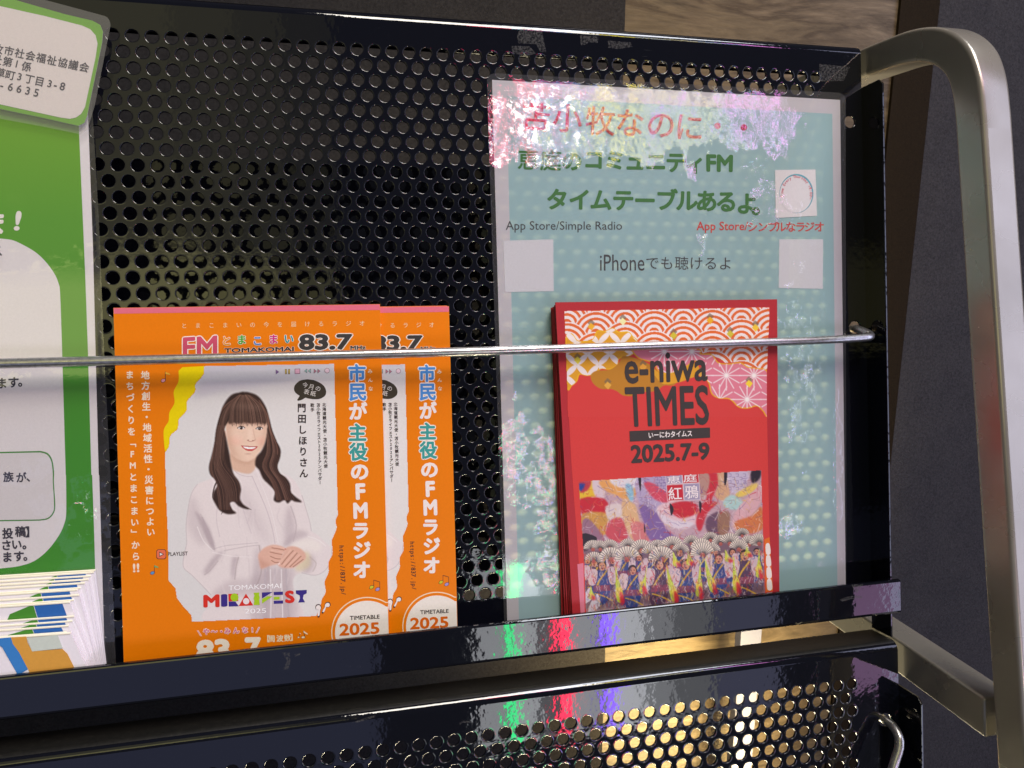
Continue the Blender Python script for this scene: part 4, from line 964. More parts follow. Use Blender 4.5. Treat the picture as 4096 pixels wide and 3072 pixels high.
def rel_poster(X, Y):
    n1, n2, n3 = vnoise(X, Y, 16, 1), vnoise(X, Y * .6, 5, 2), vnoise(X, Y * .5, 2.2, 3); n4 = vnoise(X, Y * .5, 2.8, 9)
    edge = 60 - 8 * sst(230, 330, X) + 9 * n1 + 5 * n2 + 3 * n3
    top = sst(8, 17, Y + 3 * n2) * (1 - sst(edge - 2, edge + 2, Y)) * (1 - sst(356, 362, X + 9 * n1 + 5 * n2))
    # ripples of the film where it lifts off the paper
    ty = .012 * vnoise(X, Y, 30, 77) + top * (.125 + .0011 * (Y - 15) + .02 * n1 + .03 * n2 + .03 * n3 + .05 * vnoise(X, Y * .7, 1.5, 4)); tx = top * (.035 * n1 + .02 * n2 + .022 * n4); ck = .06 + top * .8
    def blob(cx, cy, rx, ry, sd, up, side=0.0):
        nonlocal ty, tx, ck
        d = np.hypot((X - cx) / rx, (Y - cy) / ry) + .45 * vnoise(X, Y, 7, sd) + .35 * vnoise(X, Y, 3, sd + 1)
        m = 1 - sst(.85, 1.0, d)
        k = vnoise(X, Y, 2.6, sd + 2); ty = ty + m * (up + (.16 if up < 0 else .05) * k) ; tx = tx + m * (side + .06 * vnoise(X, Y, 3.0, sd + 3)); ck = np.maximum(ck, m * 1.3)
    blob(346, 80, 15, 17, 21, .13, -.02); blob(335, 62, 8, 10, 31, .05)
    blob(186, 214, 9, 24, 41, -.15, .018); blob(205, 235, 13, 32, 51, -.14, 0); blob(206, 283, 15, 12, 61, -.09, 0)
    blob(360, 170, 10, 48, 71, -.17, -.13); blob(352, 270, 8, 8, 81, -.10, -.14); blob(300, 100, 4, 9, 95, .19)
    blob(386, 235, 3, 40, 98, -.12, -.12)
    return tx, ty, ck
ol = rounded(176.2, 9.2, 397.0, 317, 4.5)
ol = [(x - (y - 9) * .022 * (1 if x > 300 else 0), y) for x, y in ol]
film_mesh('film', ol, zfilm, poster, FILM, rel_poster)

# ---------------------------------------------------------------- red town magazine and the stack behind it
RP = Plane(-11.4, .002, 133)
red = None
REDE = paper_edge('red_paper_edge', (112, 34, 26), (190, 120, 90), 1500)
REDC = plain('red_cover_print', (178, 48, 54), .45, .3, .04)
c_tl, c_tr = RP(1199.5, 653), RP(1678.7, 646.4); c_br, c_bl = RP(1683.6, 1272), RP(1236, 1320)
c_bl, c_br = ext(c_tl, c_bl, 313), ext(c_tr, c_br, 312)
NB = 7; labs = ['red magazine in front of its stack, the title and dance picture showing', 'red magazine right behind the front copy, only its left edge showing',
 'third red magazine of the stack, a thin edge at the left', 'fourth red magazine of the stack, in the middle of the pile', 'fifth red magazine of the stack, edge pushed slightly left',
 'sixth red magazine, last but one of the stack', 'rearmost red magazine of the stack, touching the teal poster']
b_tl, b_bl = Plane(-3.0)(1189.5, 662), Plane(-3.0)(1212.5, 1322)
b_bl = ext(b_tl, b_bl, 313)
for i in range(NB):
    t = i / (NB - 1)
    o_ = thing('magazine', labs[i], 'magazine', c_tl * .5 + c_br * .5 + np.array([0, 0, 1.35 * i]), 'red magazines in the stack')
    jx = 0 if i == 0 else rng.uniform(-.35, .35); jy = 0 if i == 0 else rng.uniform(-.3, .5)
    tl = c_tl * (1 - t) + b_tl * t + (jx, (.9 + jy) * (i > 0), 0); bl = c_bl * (1 - t) + b_bl * t + (jx, 0, 0)
    tr = c_tr + (-.8 * (i > 0) + jx, (1.0 + jy) * (i > 0), 0); br = c_br + (-.8 * (i > 0) + jx, 0, 0)
    q = [np.array([p[0], p[1], RP.z(p[1]) + 1.25 * i]) for p in (tl, tr, br, bl)]
    for k_, (dz, nm) in enumerate(((0, 'page_block'), (.55, 'page_block'))):
        ins = .12 if k_ else 0
        booklet(o_, [q[0] + (ins, ins, dz), q[1] + (-ins, ins, dz), q[2] + (-ins, 0, dz), q[3] + (ins, 0, dz)], .42, REDE, nm)
    mesh('cover', [q[0] + (.05, .05, -LY), q[1] + (-.05, .05, -LY), q[2] + (-.05, 0, -LY), q[3] + (.05, 0, -LY)], [(0, 1, 2, 3)], REDC, o_)
    if i == 0: red = o_
sr = Sheet(RP, red, .02)
RIN = (212, 66, 62)
inner_l = [zc(234, 140), zc(262, 820), zc(300, 1500), zf(372, 1100), zf(384, 1500)]
inner_r = [zc(2056, 106), zc(2030, 700), zc(2030, 1060), zf(2052, 770), zf(2080, 1240), zf(2092, 1400)]
sr.poly('cover_panel', [inner_l[0], inner_r[0], inner_r[1], inner_r[2], inner_r[3], inner_r[4], inner_r[5], inner_l[4], inner_l[3], inner_l[2], inner_l[1]], RIN, 2)
# patterned head of the cover
ch_ = Canvas(1214, 660, 1662, 902, 1.05, RIN)
OR_, GO, GOL = (224, 108, 50), (222, 160, 44), (232, 176, 30)
WH = (236, 226, 222)
U = (ch_.X - 1161) / .24412; Vv = (ch_.Y - 637.2) / .24412; Vr = Vv + U * .020
sei = np.zeros_like(ch_.A); sei[:] = WH
for row in range(-2, 12):
    cyy = 80 + row * 92.0
    for colm in range(-1, 6):
        cxx = 258 + colm * 515 / 1.0 + (0 if row % 2 else 257) - 515
        d = np.hypot(U - cxx, (Vr - cyy - 90)) ; up = (Vr < cyy + 400)
        m_ = (d < 202)
        sei[m_] = WH
        for r0, r1 in ((168, 192), (120, 144), (72, 96), (0, 46)):
            mm = (d > r0) & (d < r1); sei[mm] = OR_
def CZ(*l): return [zc(*p) for p in l]
region = ch_.mask(CZ((234, 140), (2056, 106), (2030, 700), (1940, 640), (1850, 640), (1790, 590), (1660, 600), (1560, 540), (1440, 510), (1300, 470), (1000, 450), (560, 430), (240, 420)))
ch_.A = ch_.A * (1 - region[..., None]) + sei * region[..., None]
def cloud(pts, fill, edge, ew=3.0, clip=None):
    m = ch_.poly(pts, fill, 1, 0, 5); ch_.line(pts + [pts[0]], ew, edge, 1, 5); return np.clip(m, 0, 1)
m1 = cloud(CZ((250, 385), (300, 345), (350, 405), (420, 412), (490, 395), (530, 320), (600, 322), (665, 296), (720, 330), (800, 330), (840, 370), (880, 410), (860, 500), (800, 540), (720, 560), (700, 620), (640, 655), (560, 650), (510, 690), (440, 710), (370, 700), (345, 760), (300, 800), (262, 810)), GO, GOL)
# interlocked circles
P1 = 193.0
for i in range(-1, 6):
    for j in range(-1, 6):
        for dx, dy in ((0, 0), (.5, .5)):
            ccx, ccy = 250 + (i + dx) * P1, 320 + (j + dy) * P1
            for a in (45, 135):
                a_ = math.radians(a); px_, py_ = ccx + 0, ccy
        cx0, cy0 = 250 + i * P1, 330 + j * P1
        for s1, s2, rt in ((.25, .25, 45), (.75, .25, 135), (.25, .75, 135), (.75, .75, 45)):
            q_ = zc(cx0 + s1 * P1, cy0 + s2 * P1); ch_.ell(q_[0], q_[1], P1 * .345 * .244, P1 * .125 * .244, WH, 1, rt, 0, m1)
ch_.poly(CZ((470, 710), (520, 670), (640, 660), (720, 600), (760, 540), (900, 570), (1000, 620), (1100, 700), (1240, 740), (1200, 800), (1120, 800), (1060, 840), (980, 860), (900, 850), (860, 890), (760, 890), (700, 850), (640, 830), (560, 830), (490, 780)), (188, 128, 42), 1, 0, 4)
ch_.poly(CZ((1000, 640), (1100, 690), (1250, 650), (1400, 600), (1430, 700), (1340, 740), (1260, 770), (1120, 790), (1050, 730)), GO, 1, 0, 4)
pk = cloud(CZ((840, 500), (900, 480), (1400, 478), (1440, 520), (1540, 530), (1600, 600), (1700, 610), (1790, 600), (1860, 640), (1930, 650), (2040, 700), (2040, 1060), (1990, 1020), (1940, 980), (1860, 1000), (1780, 990), (1700, 920), (1600, 910), (1540, 870), (1520, 790), (1500, 750), (1440, 600), (1380, 590), (1300, 640), (1180, 690), (1080, 680), (1020, 600), (900, 560)), (222, 128, 146), GOL, 2.4)
for i in range(0, 9):
    for j in range(0, 5):
        sx = 1060 + i * 122 + (0 if j % 2 else 61 * 1.0); sy = 500 + j * 212
        if (i + j) % 2: continue
        for a in range(0, 360, 30):
            L_ = 122 if a % 60 else 212 * .98
            L_ = 130
            e_ = (sx + L_ * math.cos(math.radians(a)), sy + L_ * math.sin(math.radians(a)))
            ch_.line([zc(sx, sy), zc(*e_)], 2.2, (240, 222, 224), 1, clip=pk)
        ch_.ell(*zc(sx, sy), 4, 4, (244, 236, 230), 1, clip=pk)
for x, y, c in ((475, 280, (236, 176, 50)), (755, 235, (240, 236, 170)), (1527, 225, (236, 176, 40)), (1928, 290, (240, 200, 60)), (1205, 360, (206, 190, 60)), (1705, 345, (206, 190, 60)), (355, 578, (236, 220, 70)), (935, 640, (226, 160, 60)), (622, 800, (226, 170, 70)), (1872, 785, (246, 214, 60)), (1450, 700, (226, 170, 70))):
    for oy, cc_, a in ((-32, (120, 104, 84), .7), (0, c, 1)):
        ch_.poly(CZ((x - 34, y + oy), (x - 4, y - 34 + oy), (x + 32, y + oy - 4), (x + 2, y + 36 + oy)), cc_, a)
ch_.build(sr, 'cover_pattern', 3, [zc(236, 142), zc(2054, 108), zc(2029, 700), zc(2029, 1072), zc(2029, 1080), zc(266, 1080), zc(262, 820)])
CH = (66, 60, 58)
text(sr, 'magazine_title', 'e-niwa', [zc(762, 512), zc(1503, 503), zc(1505, 762), zc(772, 788)], CH, .02, 5)
text(sr, 'magazine_title', 'TIMES', [zc(768, 812), zc(1510, 795), zc(1520, 1148), zc(788, 1172)], CH, .02, 5)
sr.poly('title_bar', [zc(812, 1204), zc(1524, 1172), zc(1526, 1262), zc(816, 1296)], CH, 5)
text(sr, 'title_text', 'いーにわタイムス', [zc(980, 1212), zc(1364, 1196), zc(1366, 1250), zc(982, 1268)], (240, 232, 228), .02, 6)
text(sr, 'issue_text', '2025.7-9', [zc(820, 1326), zc(1520, 1302), zc(1522, 1456), zc(828, 1490)], CH, .035, 5)
# dance festival picture
ff = Canvas(1244, 1010, 1664, 1345, 1.15, (196, 168, 172))
def FZ(*l): return [zf(*p) for p in l]
fr_ = random.Random(11)
PUR, CRM, RDD, TAN, YEL, BLU, LBL = (140, 118, 160), (222, 204, 196), (196, 42, 54), (196, 152, 118), (226, 186, 52), (48, 66, 140), (140, 186, 206)
ff.poly(FZ((360, 270), (1980, 175), (2000, 800), (380, 900)), (190, 160, 170))
for pts, c in (
 (((363, 278), (480, 270), (520, 350), (520, 430), (380, 440)), YEL), (((365, 275), (470, 268), (455, 340), (390, 380), (366, 330)), (188, 60, 70)),
 (((366, 300), (420, 300), (390, 360), (368, 350)), (40, 70, 150)), (((480, 270), (600, 265), (590, 420), (520, 430)), (214, 196, 200)),
 (((550, 268), (820, 252), (880, 380), (780, 440), (700, 400), (600, 360)), (224, 160, 92)), (((640, 262), (900, 250), (880, 330), (720, 330)), (220, 212, 216)),
 (((380, 430), (590, 430), (640, 560), (600, 640), (480, 600), (390, 560)), RDD), (((400, 560), (640, 570), (640, 720), (520, 760), (400, 740)), (202, 150, 74)),
 (((400, 620), (470, 620), (600, 800), (500, 780), (400, 740)), (150, 110, 130)),
 (((600, 500), (740, 480), (760, 600), (740, 700), (640, 640)), (216, 200, 196)), (((620, 640), (740, 600), (800, 760), (720, 820), (610, 760)), (200, 80, 90)),
 (((750, 440), (860, 480), (900, 620), (960, 760), (840, 800), (760, 620)), (216, 176, 130)), (((830, 640), (950, 660), (990, 800), (860, 820)), (206, 120, 120)),
 (((780, 300), (840, 320), (850, 420), (830, 460), (790, 400)), LBL), (((880, 250), (1140, 235), (1140, 440), (1060, 560), (960, 540), (880, 420)), (176, 160, 190)),
 (((900, 480), (1060, 560), (1140, 700), (1230, 790), (1000, 800), (940, 640)), (128, 100, 156)),
 (((940, 300), (1010, 290), (1180, 400), (1200, 470), (1040, 440)), (206, 76, 96)), (((1180, 300), (1180, 440), (1060, 500), (1080, 600), (1140, 640), (1400, 660), (1380, 560), (1280, 460)), (222, 190, 194)),
 (((1160, 500), (1260, 455), (1400, 470), (1410, 560), (1250, 600)), RDD), (((1060, 540), (1140, 660), (1300, 700), (1380, 640), (1200, 620)), (218, 206, 214)),
 (((1400, 220), (1600, 205), (1590, 320), (1540, 440), (1590, 470), (1500, 560), (1440, 720), (1400, 640), (1440, 500), (1500, 400)), (198, 48, 60)),
 (((1430, 210), (1510, 208), (1520, 300), (1480, 400), (1420, 400)), (180, 140, 128)), (((1590, 205), (1660, 205), (1700, 400), (1640, 450), (1570, 400), (1600, 300)), (208, 164, 128)),
 (((1680, 200), (1860, 190), (1830, 340), (1720, 380)), (196, 184, 204)), (((1760, 380), (1940, 290), (1920, 360), (1780, 420)), (226, 196, 96)),
 (((1650, 440), (1720, 395), (1800, 440), (1840, 510), (1740, 530), (1650, 500)), (170, 204, 200)), (((1500, 600), (1640, 540), (1700, 700), (1600, 760), (1500, 720)), (104, 76, 96)),
 (((1600, 560), (1700, 560), (1680, 740), (1600, 740)), (150, 112, 92)), (((1740, 560), (1980, 300), (1985, 420), (1900, 580), (1760, 720)), (214, 170, 176)),
 (((1740, 640), (1900, 580), (1980, 500), (1990, 700), (1800, 740)), (206, 120, 70)), (((1890, 185), (1975, 180), (1960, 260), (1895, 290)), (44, 38, 48))):
    ff.poly(FZ(*pts), c, 1, .6, 3)
for _ in range(900):                       # woven strokes and folds of the banners
    x, y = fr_.uniform(370, 1990), fr_.uniform(250, 820); a = fr_.uniform(0, 6.28); L_ = fr_.uniform(20, 110)
    j = min(max(int((zf(x, y)[1] - ff.y0) / ff.st), 0), ff.h - 1); i = min(max(int((zf(x, y)[0] - ff.x0) / ff.st), 0), ff.w - 1)
    base = ff.A[j, i]; c = fr_.choice([WH, WH, (196, 50, 60), (116, 90, 150), (150, 90, 90), (222, 178, 90)]) if fr_.random() < .55 else tuple(base * fr_.uniform(.7, 1.2))
    x2, y2 = x + L_ * math.cos(a), y + L_ * math.sin(a)
    ff.line([zf(x, y), zf((x + x2) / 2 + fr_.uniform(-15, 15), (y + y2) / 2 + fr_.uniform(-15, 15)), zf(x2, y2)], fr_.uniform(.8, 2.2), c, fr_.uniform(.3, .8), 3, .4)
for bx, by, bw, bh in ((1040, 240, 90, 130), (1690, 210, 160, 150), (900, 420, 110, 190)):     # fret pattern
    for i in range(5):
        for j in range(5):
            if (i + j) % 2: continue
            x, y = bx + bw * i / 5, by + bh * j / 5
            ff.line([zf(x, y), zf(x + 22, y), zf(x + 22, y + 24), zf(x + 6, y + 24)], .9, (110, 92, 140), .8)
for pts in (((890, 250), (915, 245), (915, 330), (908, 365)), ((1170, 470), (1205, 520), (1185, 580), (1172, 540)), ((1430, 450), (1452, 480), (1440, 560), (1430, 520)), ((1650, 200), (1678, 198), (1670, 290), (1652, 310)), ((940, 655), (955, 700), (945, 735)), ((390, 740), (520, 770), (500, 830), (410, 900))):
    ff.poly(FZ(*pts), (44, 38, 46), 1, 0, 3)
for (x0, y0, x1, y1), c in (((1130, 220, 1275, 300), (160, 150, 176)), ((1278, 205, 1420, 295), RDD), ((1140, 310, 1285, 450), RDD), ((1288, 300, 1430, 445), (160, 150, 176))):
    ff.poly(FZ((x0, y0), (x1, y0 - 8), (x1 + 8, y1 - 6), (x0 + 10, y1)), c)
    ff.line(FZ((x0, y0), (x1, y0 - 8), (x1 + 8, y1 - 6), (x0 + 10, y1), (x0, y0)), 1.2, (226, 214, 216), .9)
# crowd of dancers: bodies, faces, fans, flags
ff.poly(FZ((400, 880), (1990, 780), (2020, 1270), (430, 1420)), (110, 84, 96), .9, 3)
def fan(cx, cy, r, a0=None):
    a0 = -90 + fr_.uniform(-14, 14) if a0 is None else a0; hs = 82
    pts = [(cx, cy)] + [(cx + r * math.cos(math.radians(a0 + t)), cy + r * math.sin(math.radians(a0 + t))) for t in np.linspace(-hs, hs, 15)]
    ff.poly(FZ(*pts), (230, 218, 202))
    n = 13
    for k in range(n):
        t = a0 - hs + 2 * hs * (k + .5) / n; c, s_ = math.cos(math.radians(t)), math.sin(math.radians(t))
        ff.line(FZ((cx + .22 * r * c, cy + .22 * r * s_), (cx + .98 * r * c, cy + .98 * r * s_)), 1.0, (40, 34, 38), 1.0, 0, 2.5)
    ff.ell(*zf(cx, cy), r * .2 * .244, r * .2 * .244, (170, 84, 72), .9)
def dancer(x, y, s=1.0, face=True):
    blue = fr_.random() < .7
    ff.poly(FZ((x - 60 * s, y + 60 * s), (x + 60 * s, y + 50 * s), (x + 80 * s, y + 190 * s), (x + 40 * s, y + 330 * s), (x - 70 * s, y + 340 * s), (x - 90 * s, y + 180 * s)), (54, 70, 128) if blue else (84, 60, 84), 1, .5, 3)
    ff.poly(FZ((x - 110 * s, y + 40 * s), (x - 40 * s, y + 50 * s), (x - 60 * s, y + 170 * s), (x - 120 * s, y + 160 * s)), (208, 184, 186), 1, .5, 3)
    ff.poly(FZ((x + 50 * s, y + 30 * s), (x + 110 * s, y + 20 * s), (x + 120 * s, y + 150 * s), (x + 70 * s, y + 160 * s)), (200, 176, 182), 1, .5, 3)
    for _ in range(5): 
        px_, py_ = x + fr_.choice((-1, 1)) * fr_.uniform(70, 110) * s, y + fr_.uniform(50, 150) * s
        ff.line(FZ((px_, py_), (px_ + fr_.uniform(-30, 30), py_ + fr_.uniform(-10, 30)), (px_ + fr_.uniform(-25, 25), py_ + 40)), 1.2, (178, 40, 56), .85, 3)
    ff.line(FZ((x + 40 * s, y + 50 * s), (x - 20 * s, y + 130 * s), (x - 50 * s, y + 190 * s)), 3.2 * s, (214, 170, 52), .95, 3)
    ff.poly(FZ((x - 75 * s, y + 180 * s), (x + 70 * s, y + 170 * s), (x + 75 * s, y + 225 * s), (x - 75 * s, y + 235 * s)), (134, 62, 84), .9, .4)
    ff.line(FZ((x - 60 * s, y + 250 * s), (x + 10 * s, y + 270 * s), (x + 90 * s, y + 310 * s)), 2.8 * s, (214, 170, 52), .85, 3)
    if fr_.random() < .6: ff.poly(FZ((x - 100 * s, y + 330 * s), (x - 40 * s, y + 250 * s), (x - 20 * s, y + 360 * s), (x - 120 * s, y + 420 * s)), (214, 206, 214), .95, .5, 3)
    if face:
        ff.ell(*zf(x, y), 9.5 * s, 11 * s, (52, 36, 36), 1); ff.ell(*zf(x + 2, y + 10 * s), 7.2 * s, 8.8 * s, (204, 140, 112), 1)
        for dx in (-12, 14): ff.ell(*zf(x + dx * s, y + 2 * s), 1.3, .9, (52, 34, 34), .9)
        ff.ell(*zf(x + 2, y + 28 * s), 2.2, 1.8, (120, 40, 44), .9)
for x in range(440, 2050, 115): dancer(x + fr_.uniform(-20, 20), fr_.uniform(930, 985) - (x - 440) * .04, .75)
for cx, cy, r in ((490, 880, 85), (555, 880, 80), (640, 870, 80), (800, 860, 78), (920, 890, 100), (1060, 870, 78), (1130, 860, 70), (1190, 860, 100), (1265, 900, 78), (1360, 830, 78), (1530, 800, 75), (1620, 830, 80), (1700, 830, 95), (1810, 760, 70), (1870, 840, 85), (1960, 830, 90), (1450, 880, 100), (1540, 900, 80)): fan(cx, cy, r)
for x, y, s in ((500, 990, .9), (570, 1020, 1.0), (840, 1060, 1.0), (1080, 1010, 1.05), (1310, 1010, 1.1), (1600, 960, 1.0), (1830, 930, 1.1)): dancer(x, y, s)
for cx, cy, r in ((500, 990, 90), (650, 970, 110), (790, 970, 120), (1000, 930, 90), (1100, 970, 120), (1460, 930, 110), (1780, 880, 90)): fan(cx, cy, r)
for x, y, h_, sl in ((690, 1020, 330, 30), (970, 1010, 260, -50), (1140, 1010, 330, 60), (1440, 960, 340, -20), (1480, 960, 300, 60), (1730, 930, 330, 20), (1960, 870, 260, -10), (1200, 900, 130, 20), (1330, 890, 130, 10), (470, 1200, 120, 0), (1660, 880, 110, 20), (1850, 850, 90, 0)):
    ff.poly(FZ((x, y), (x + 14 + sl * .5, y + h_ * .4), (x + 38 + sl, y + h_ * .8), (x + 16 + sl, y + h_), (x - 22 + sl, y + h_ * .9), (x - 8 + sl * .3, y + h_ * .4)), (190, 206, 60), .92, .4, 3)
    ff.poly(FZ((x - 14 + sl, y + h_ * .6), (x + 26 + sl, y + h_ * .62), (x + 34 + sl, y + h_ * .85), (x - 18 + sl, y + h_ * .8)), (226, 196, 60), .85, .8, 3)
    ff.line(FZ((x, y + 10), (x + 8 + sl * .6, y + h_ * .5), (x + 6 + sl, y + h_ * .9)), 1.1, (226, 232, 140), .7, 3)
    ff.poly(FZ((x + 8 + sl, y + h_ * .72), (x + 40 + sl, y + h_ * .8), (x + 52 + sl, y + h_ * 1.0), (x + 14 + sl, y + h_ * 1.06)), (206, 44, 60), .9, .6, 3)
for _ in range(1500):                      # crowd texture: sleeves, straps, hair
    x, y = fr_.uniform(400, 2000), fr_.uniform(880, 1420); c = fr_.choice([(60, 44, 52), (226, 216, 214), (206, 60, 66), (58, 76, 140), (214, 170, 60), (150, 110, 120), (226, 196, 180)])
    ff.line(FZ((x, y), (x + fr_.uniform(-14, 14), y + fr_.uniform(4, 26)), (x + fr_.uniform(-16, 16), y + fr_.uniform(20, 44))), fr_.uniform(.7, 1.7), c, fr_.uniform(.3, .75), 2)
ff.build(sr, 'cover_picture', 3, [zf(362, 277), zf(1978, 177), zf(2012, 1250), zf(2020, 1440), zf(430, 1540), zf(412, 1000)])
for c, x, y, hh in (('恵', 1204, 262, 17), ('庭', 1350, 249, 18), ('紅', 1215, 385, 30), ('鴉', 1362, 370, 30)): chars(sr, 'banner_text', [(c,) + zf(x, y) + (31, hh, -3)], (238, 226, 226), .01, 4)
# ornament strip beside the picture
sr.poly('ornament', [zf(2006, 790), zf(2052, 770), zf(2082, 1245), zf(2018, 1255)], (224, 112, 40), 3)
for k in range(4): sr.poly('ornament', [(x, y) for x, y in catmull([zf(2018 + 4 * k, 835 + 105 * k), zf(2050 + 5 * k, 830 + 105 * k), zf(2060 + 5 * k, 915 + 105 * k), zf(2022 + 4 * k, 920 + 105 * k)], 3, True)], (238, 228, 220), 4)
sr.poly('ornament', [zf(352, 1010), zf(405, 1000), zf(420, 1500), zf(384, 1500)], (222, 128, 146), 2.4)
# ---------------------------------------------------------------- laminated green notice (left)
GP = Plane(-4.5)
gp = lambda *l: [(x * .3252, 486 + y * .3252) for x, y in l]
gq = lambda *l: [(x * .26045, 1026 + y * .26045) for x, y in l]
g_t = lambda *l: [zl1(*p) for p in l]
notice = thing('laminated_notice', 'green and white laminated notice at the left edge of the rack', 'notice', GP(150, 700))
GRN, GRN_B = (106, 162, 0), (70, 152, 8)
XLEFT = -215
def gl_x(px, py): return GP(px, py)
pr_ = [zl1(1185, 0), zl2(617, 150), zl2(655, 1659), zl3(822, 0), zl3(846, 760), zl3(868, 1520), (227, 1470)]
pts3 = [GP(*p) for p in pr_]
top3 = pts3[0] + (pts3[0] - pts3[1]) * ((pts3[0][1] - 14) / (pts3[1][1] - pts3[0][1])); top3 = pts3[0] + (pts3[1] - pts3[0]) * ((14 - pts3[0][1]) / (pts3[1][1] - pts3[0][1]))
V = [(XLEFT + 5, 14, -4.5)] + [tuple(top3)] + [tuple(p) for p in pts3] + [(XLEFT + 5, 318, -4.5)]
V, F = prism(V, (0, 0, .12)); mesh('paper', V, F, plain('notice_paper', (232, 228, 231), .5, .3, .02), notice)
sg = Sheet(GP, notice)
gr = [zl1(1060, 0), zl1(1110, 1150), zl2(566, 330), zl2(585, 860), zl2(607, 1659), zl3(765, 0), zl3(782, 500), zl3(790, 800), (207.5, 1300), (209, 1470)]
g3 = [GP(*p, LY) for p in gr]; t3 = g3[0] + (g3[1] - g3[0]) * ((20 - g3[0][1]) / (g3[1][1] - g3[0][1]))
gm = NT('notice_green_print'); co_ = gm.co(); gx = gm.add('ShaderNodeSeparateXYZ'); gm.link(co_, gx.inputs[0])
mr = gm.add('ShaderNodeMapRange'); mr.inputs[1].default_value = -.06; mr.inputs[2].default_value = .14; gm.link(gx.outputs[2], mr.inputs[0])
gm.setp(Base_Color=gm.ramp(mr.outputs[0], [(0, rgba((52, 146, 10))), (.55, rgba((76, 156, 0))), (1, rgba((122, 176, 0)))]), Roughness=.5, Specular_IOR_Level=.25)
V = [(XLEFT + 9, 20, -4.5 - LY), tuple(t3)] + [tuple(p) for p in g3] + [(XLEFT + 9, 318, -4.5 - LY)]
mesh('green_ground', V, [tuple(range(len(V)))], gm.m, notice)
far = (-250, 640)
wh = [(-260, 520)] + [tuple(p) for p in catmull([zl2(0, 90), zl2(80, 100), zl2(150, 130), zl2(235, 180), zl2(300, 240), zl2(360, 320), zl2(390, 390), zl2(400, 460), zl2(412, 800)], 4)] + [zl2(437, 1659)] + [tuple(p) for p in catmull([zl3(548, 0), zl3(550, 300), zl3(535, 400), zl3(490, 500), zl3(400, 620), zl3(290, 710), zl3(160, 755), zl3(0, 775)], 4)] + [(-260, 1250)]
sg.poly('white_field', wh, (230, 226, 228), 2)
ol_ = [tuple(p) for p in catmull([zl2(270, 1500), zl2(318, 1515), zl2(348, 1560), zl2(360, 1640), zl3(448, 60), zl3(460, 250), zl3(445, 320), zl3(400, 365), zl3(330, 378)], 4)]
sg.poly('frame_line', [(-260, 982)] + ol_ + [(-260, 1130)], (70, 140, 60), 3)
sg.poly('frame_line', [(-260, 985)] + [tuple(p) for p in catmull([zl2(268, 1510), zl2(312, 1524), zl2(340, 1566), zl2(351, 1640), zl3(439, 60), zl3(450, 250), zl3(436, 315), zl3(396, 355), zl3(330, 368)], 4)] + [(-260, 1127)], (220, 216, 218), 4)
DKI = (54, 50, 66)
text(sg, 'notice_text', '!', [zl1(218, 802), zl1(298, 814), zl1(258, 1074), zl1(180, 1070)], (238, 234, 228), .03, 3)
chars(sg, 'notice_text', [('ま',) + zl1(-75, 965) + (52, 56, 5)], (238, 234, 228), .04, 3)
chars(sg, 'notice_text', [('が',) + zl1(-60, 1330) + (21, 21, 3), ('、',) + zl1(50, 1345) + (22, 22, 3)], DKI, .035, 3)
chars(sg, 'notice_text', [(c,) + zl2(x, y) + (25, 25, -1) for c, x, y in (('り', -60, 1058), ('ま', 12, 1050), ('す', 90, 1044), ('。', 158, 1038))], DKI, .032, 3)
chars(sg, 'notice_text', [(c,) + zl3(x, y) + (23, 23, -2) for c, x, y in (('ご', -130, 32), ('家', -45, 27), ('族', 72, 15), ('が', 178, 20), ('、', 262, 14))], DKI, .032, 5)
chars(sg, 'notice_text', [(c,) + zl3(x, y) + (24, 24, -1) for c, x, y in (('の', -58, 485), ('投', 66, 483), ('稿', 172, 468), ('】', 258, 470), ('さ', 55, 580), ('い', 140, 574), ('。', 232, 572), ('だ', -45, 585), ('ま', 62, 678), ('す', 158, 672), ('。', 240, 668), ('り', -40, 685))], DKI, .032, 5)
FILM2 = mk_film('laminating_film_left', 3.7, .05)
fe = [GP(*p) for p in (zl1(1265, 0), zl2(660, 0), zl2(697, 860), zl2(735, 1659), zl3(922, 500), zl3(945, 1000), zl3(965, 1520), (252.5, 1470))]
feY = [p[1] for p in fe]; feX = [p[0] for p in fe]
def film_right(y): return float(np.interp(y, feY, feX)) if y > feY[0] else feX[0] + (feX[1] - feX[0]) / (feY[1] - feY[0]) * (y - feY[0])
olf = [(XLEFT, 9)] + [(film_right(y), y) for y in np.linspace(9, 318, 40)] + [(XLEFT, 318)]
def rel_notice(X, Y):
    tx = .05 * vnoise(X, Y, 30, 5); ty = .04 * vnoise(X, Y, 26, 6); ck = np.full(len(X), .10)
    def blob(cx, cy, rx, ry, sd, up, side=0.0, a=.14):
        nonlocal ty, tx, ck
        d = np.hypot((X - cx) / rx, (Y - cy) / ry) + .45 * vnoise(X, Y, 9, sd) + .35 * vnoise(X, Y, 3, sd + 1)
        m = 1 - sst(.85, 1.0, d); ty = ty + m * (up + a * vnoise(X, Y, 2.8, sd + 2)); tx = tx + m * (side + .1 * vnoise(X, Y, 3, sd + 3)); ck = np.maximum(ck, m * .8)
    blob(-44, 111, 26, 6, 11, .06, -.02); blob(-60, 168, 16, 3.5, 15, .05); blob(-24, 108, 5, 8, 17, .05)
    blob(-40, 236, 12, 14, 12, -.17, .17); blob(-28, 232, 8, 16, 13, -.18, .20); blob(-52, 212, 12, 8, 14, -.15, .14)
    e_ = np.exp(-((X - np.interp(Y, feY, feX) + 2.0) / 1.6) ** 2); tx = tx + e_ * .25 * np.sin(Y * .05)
    return tx, ty, ck
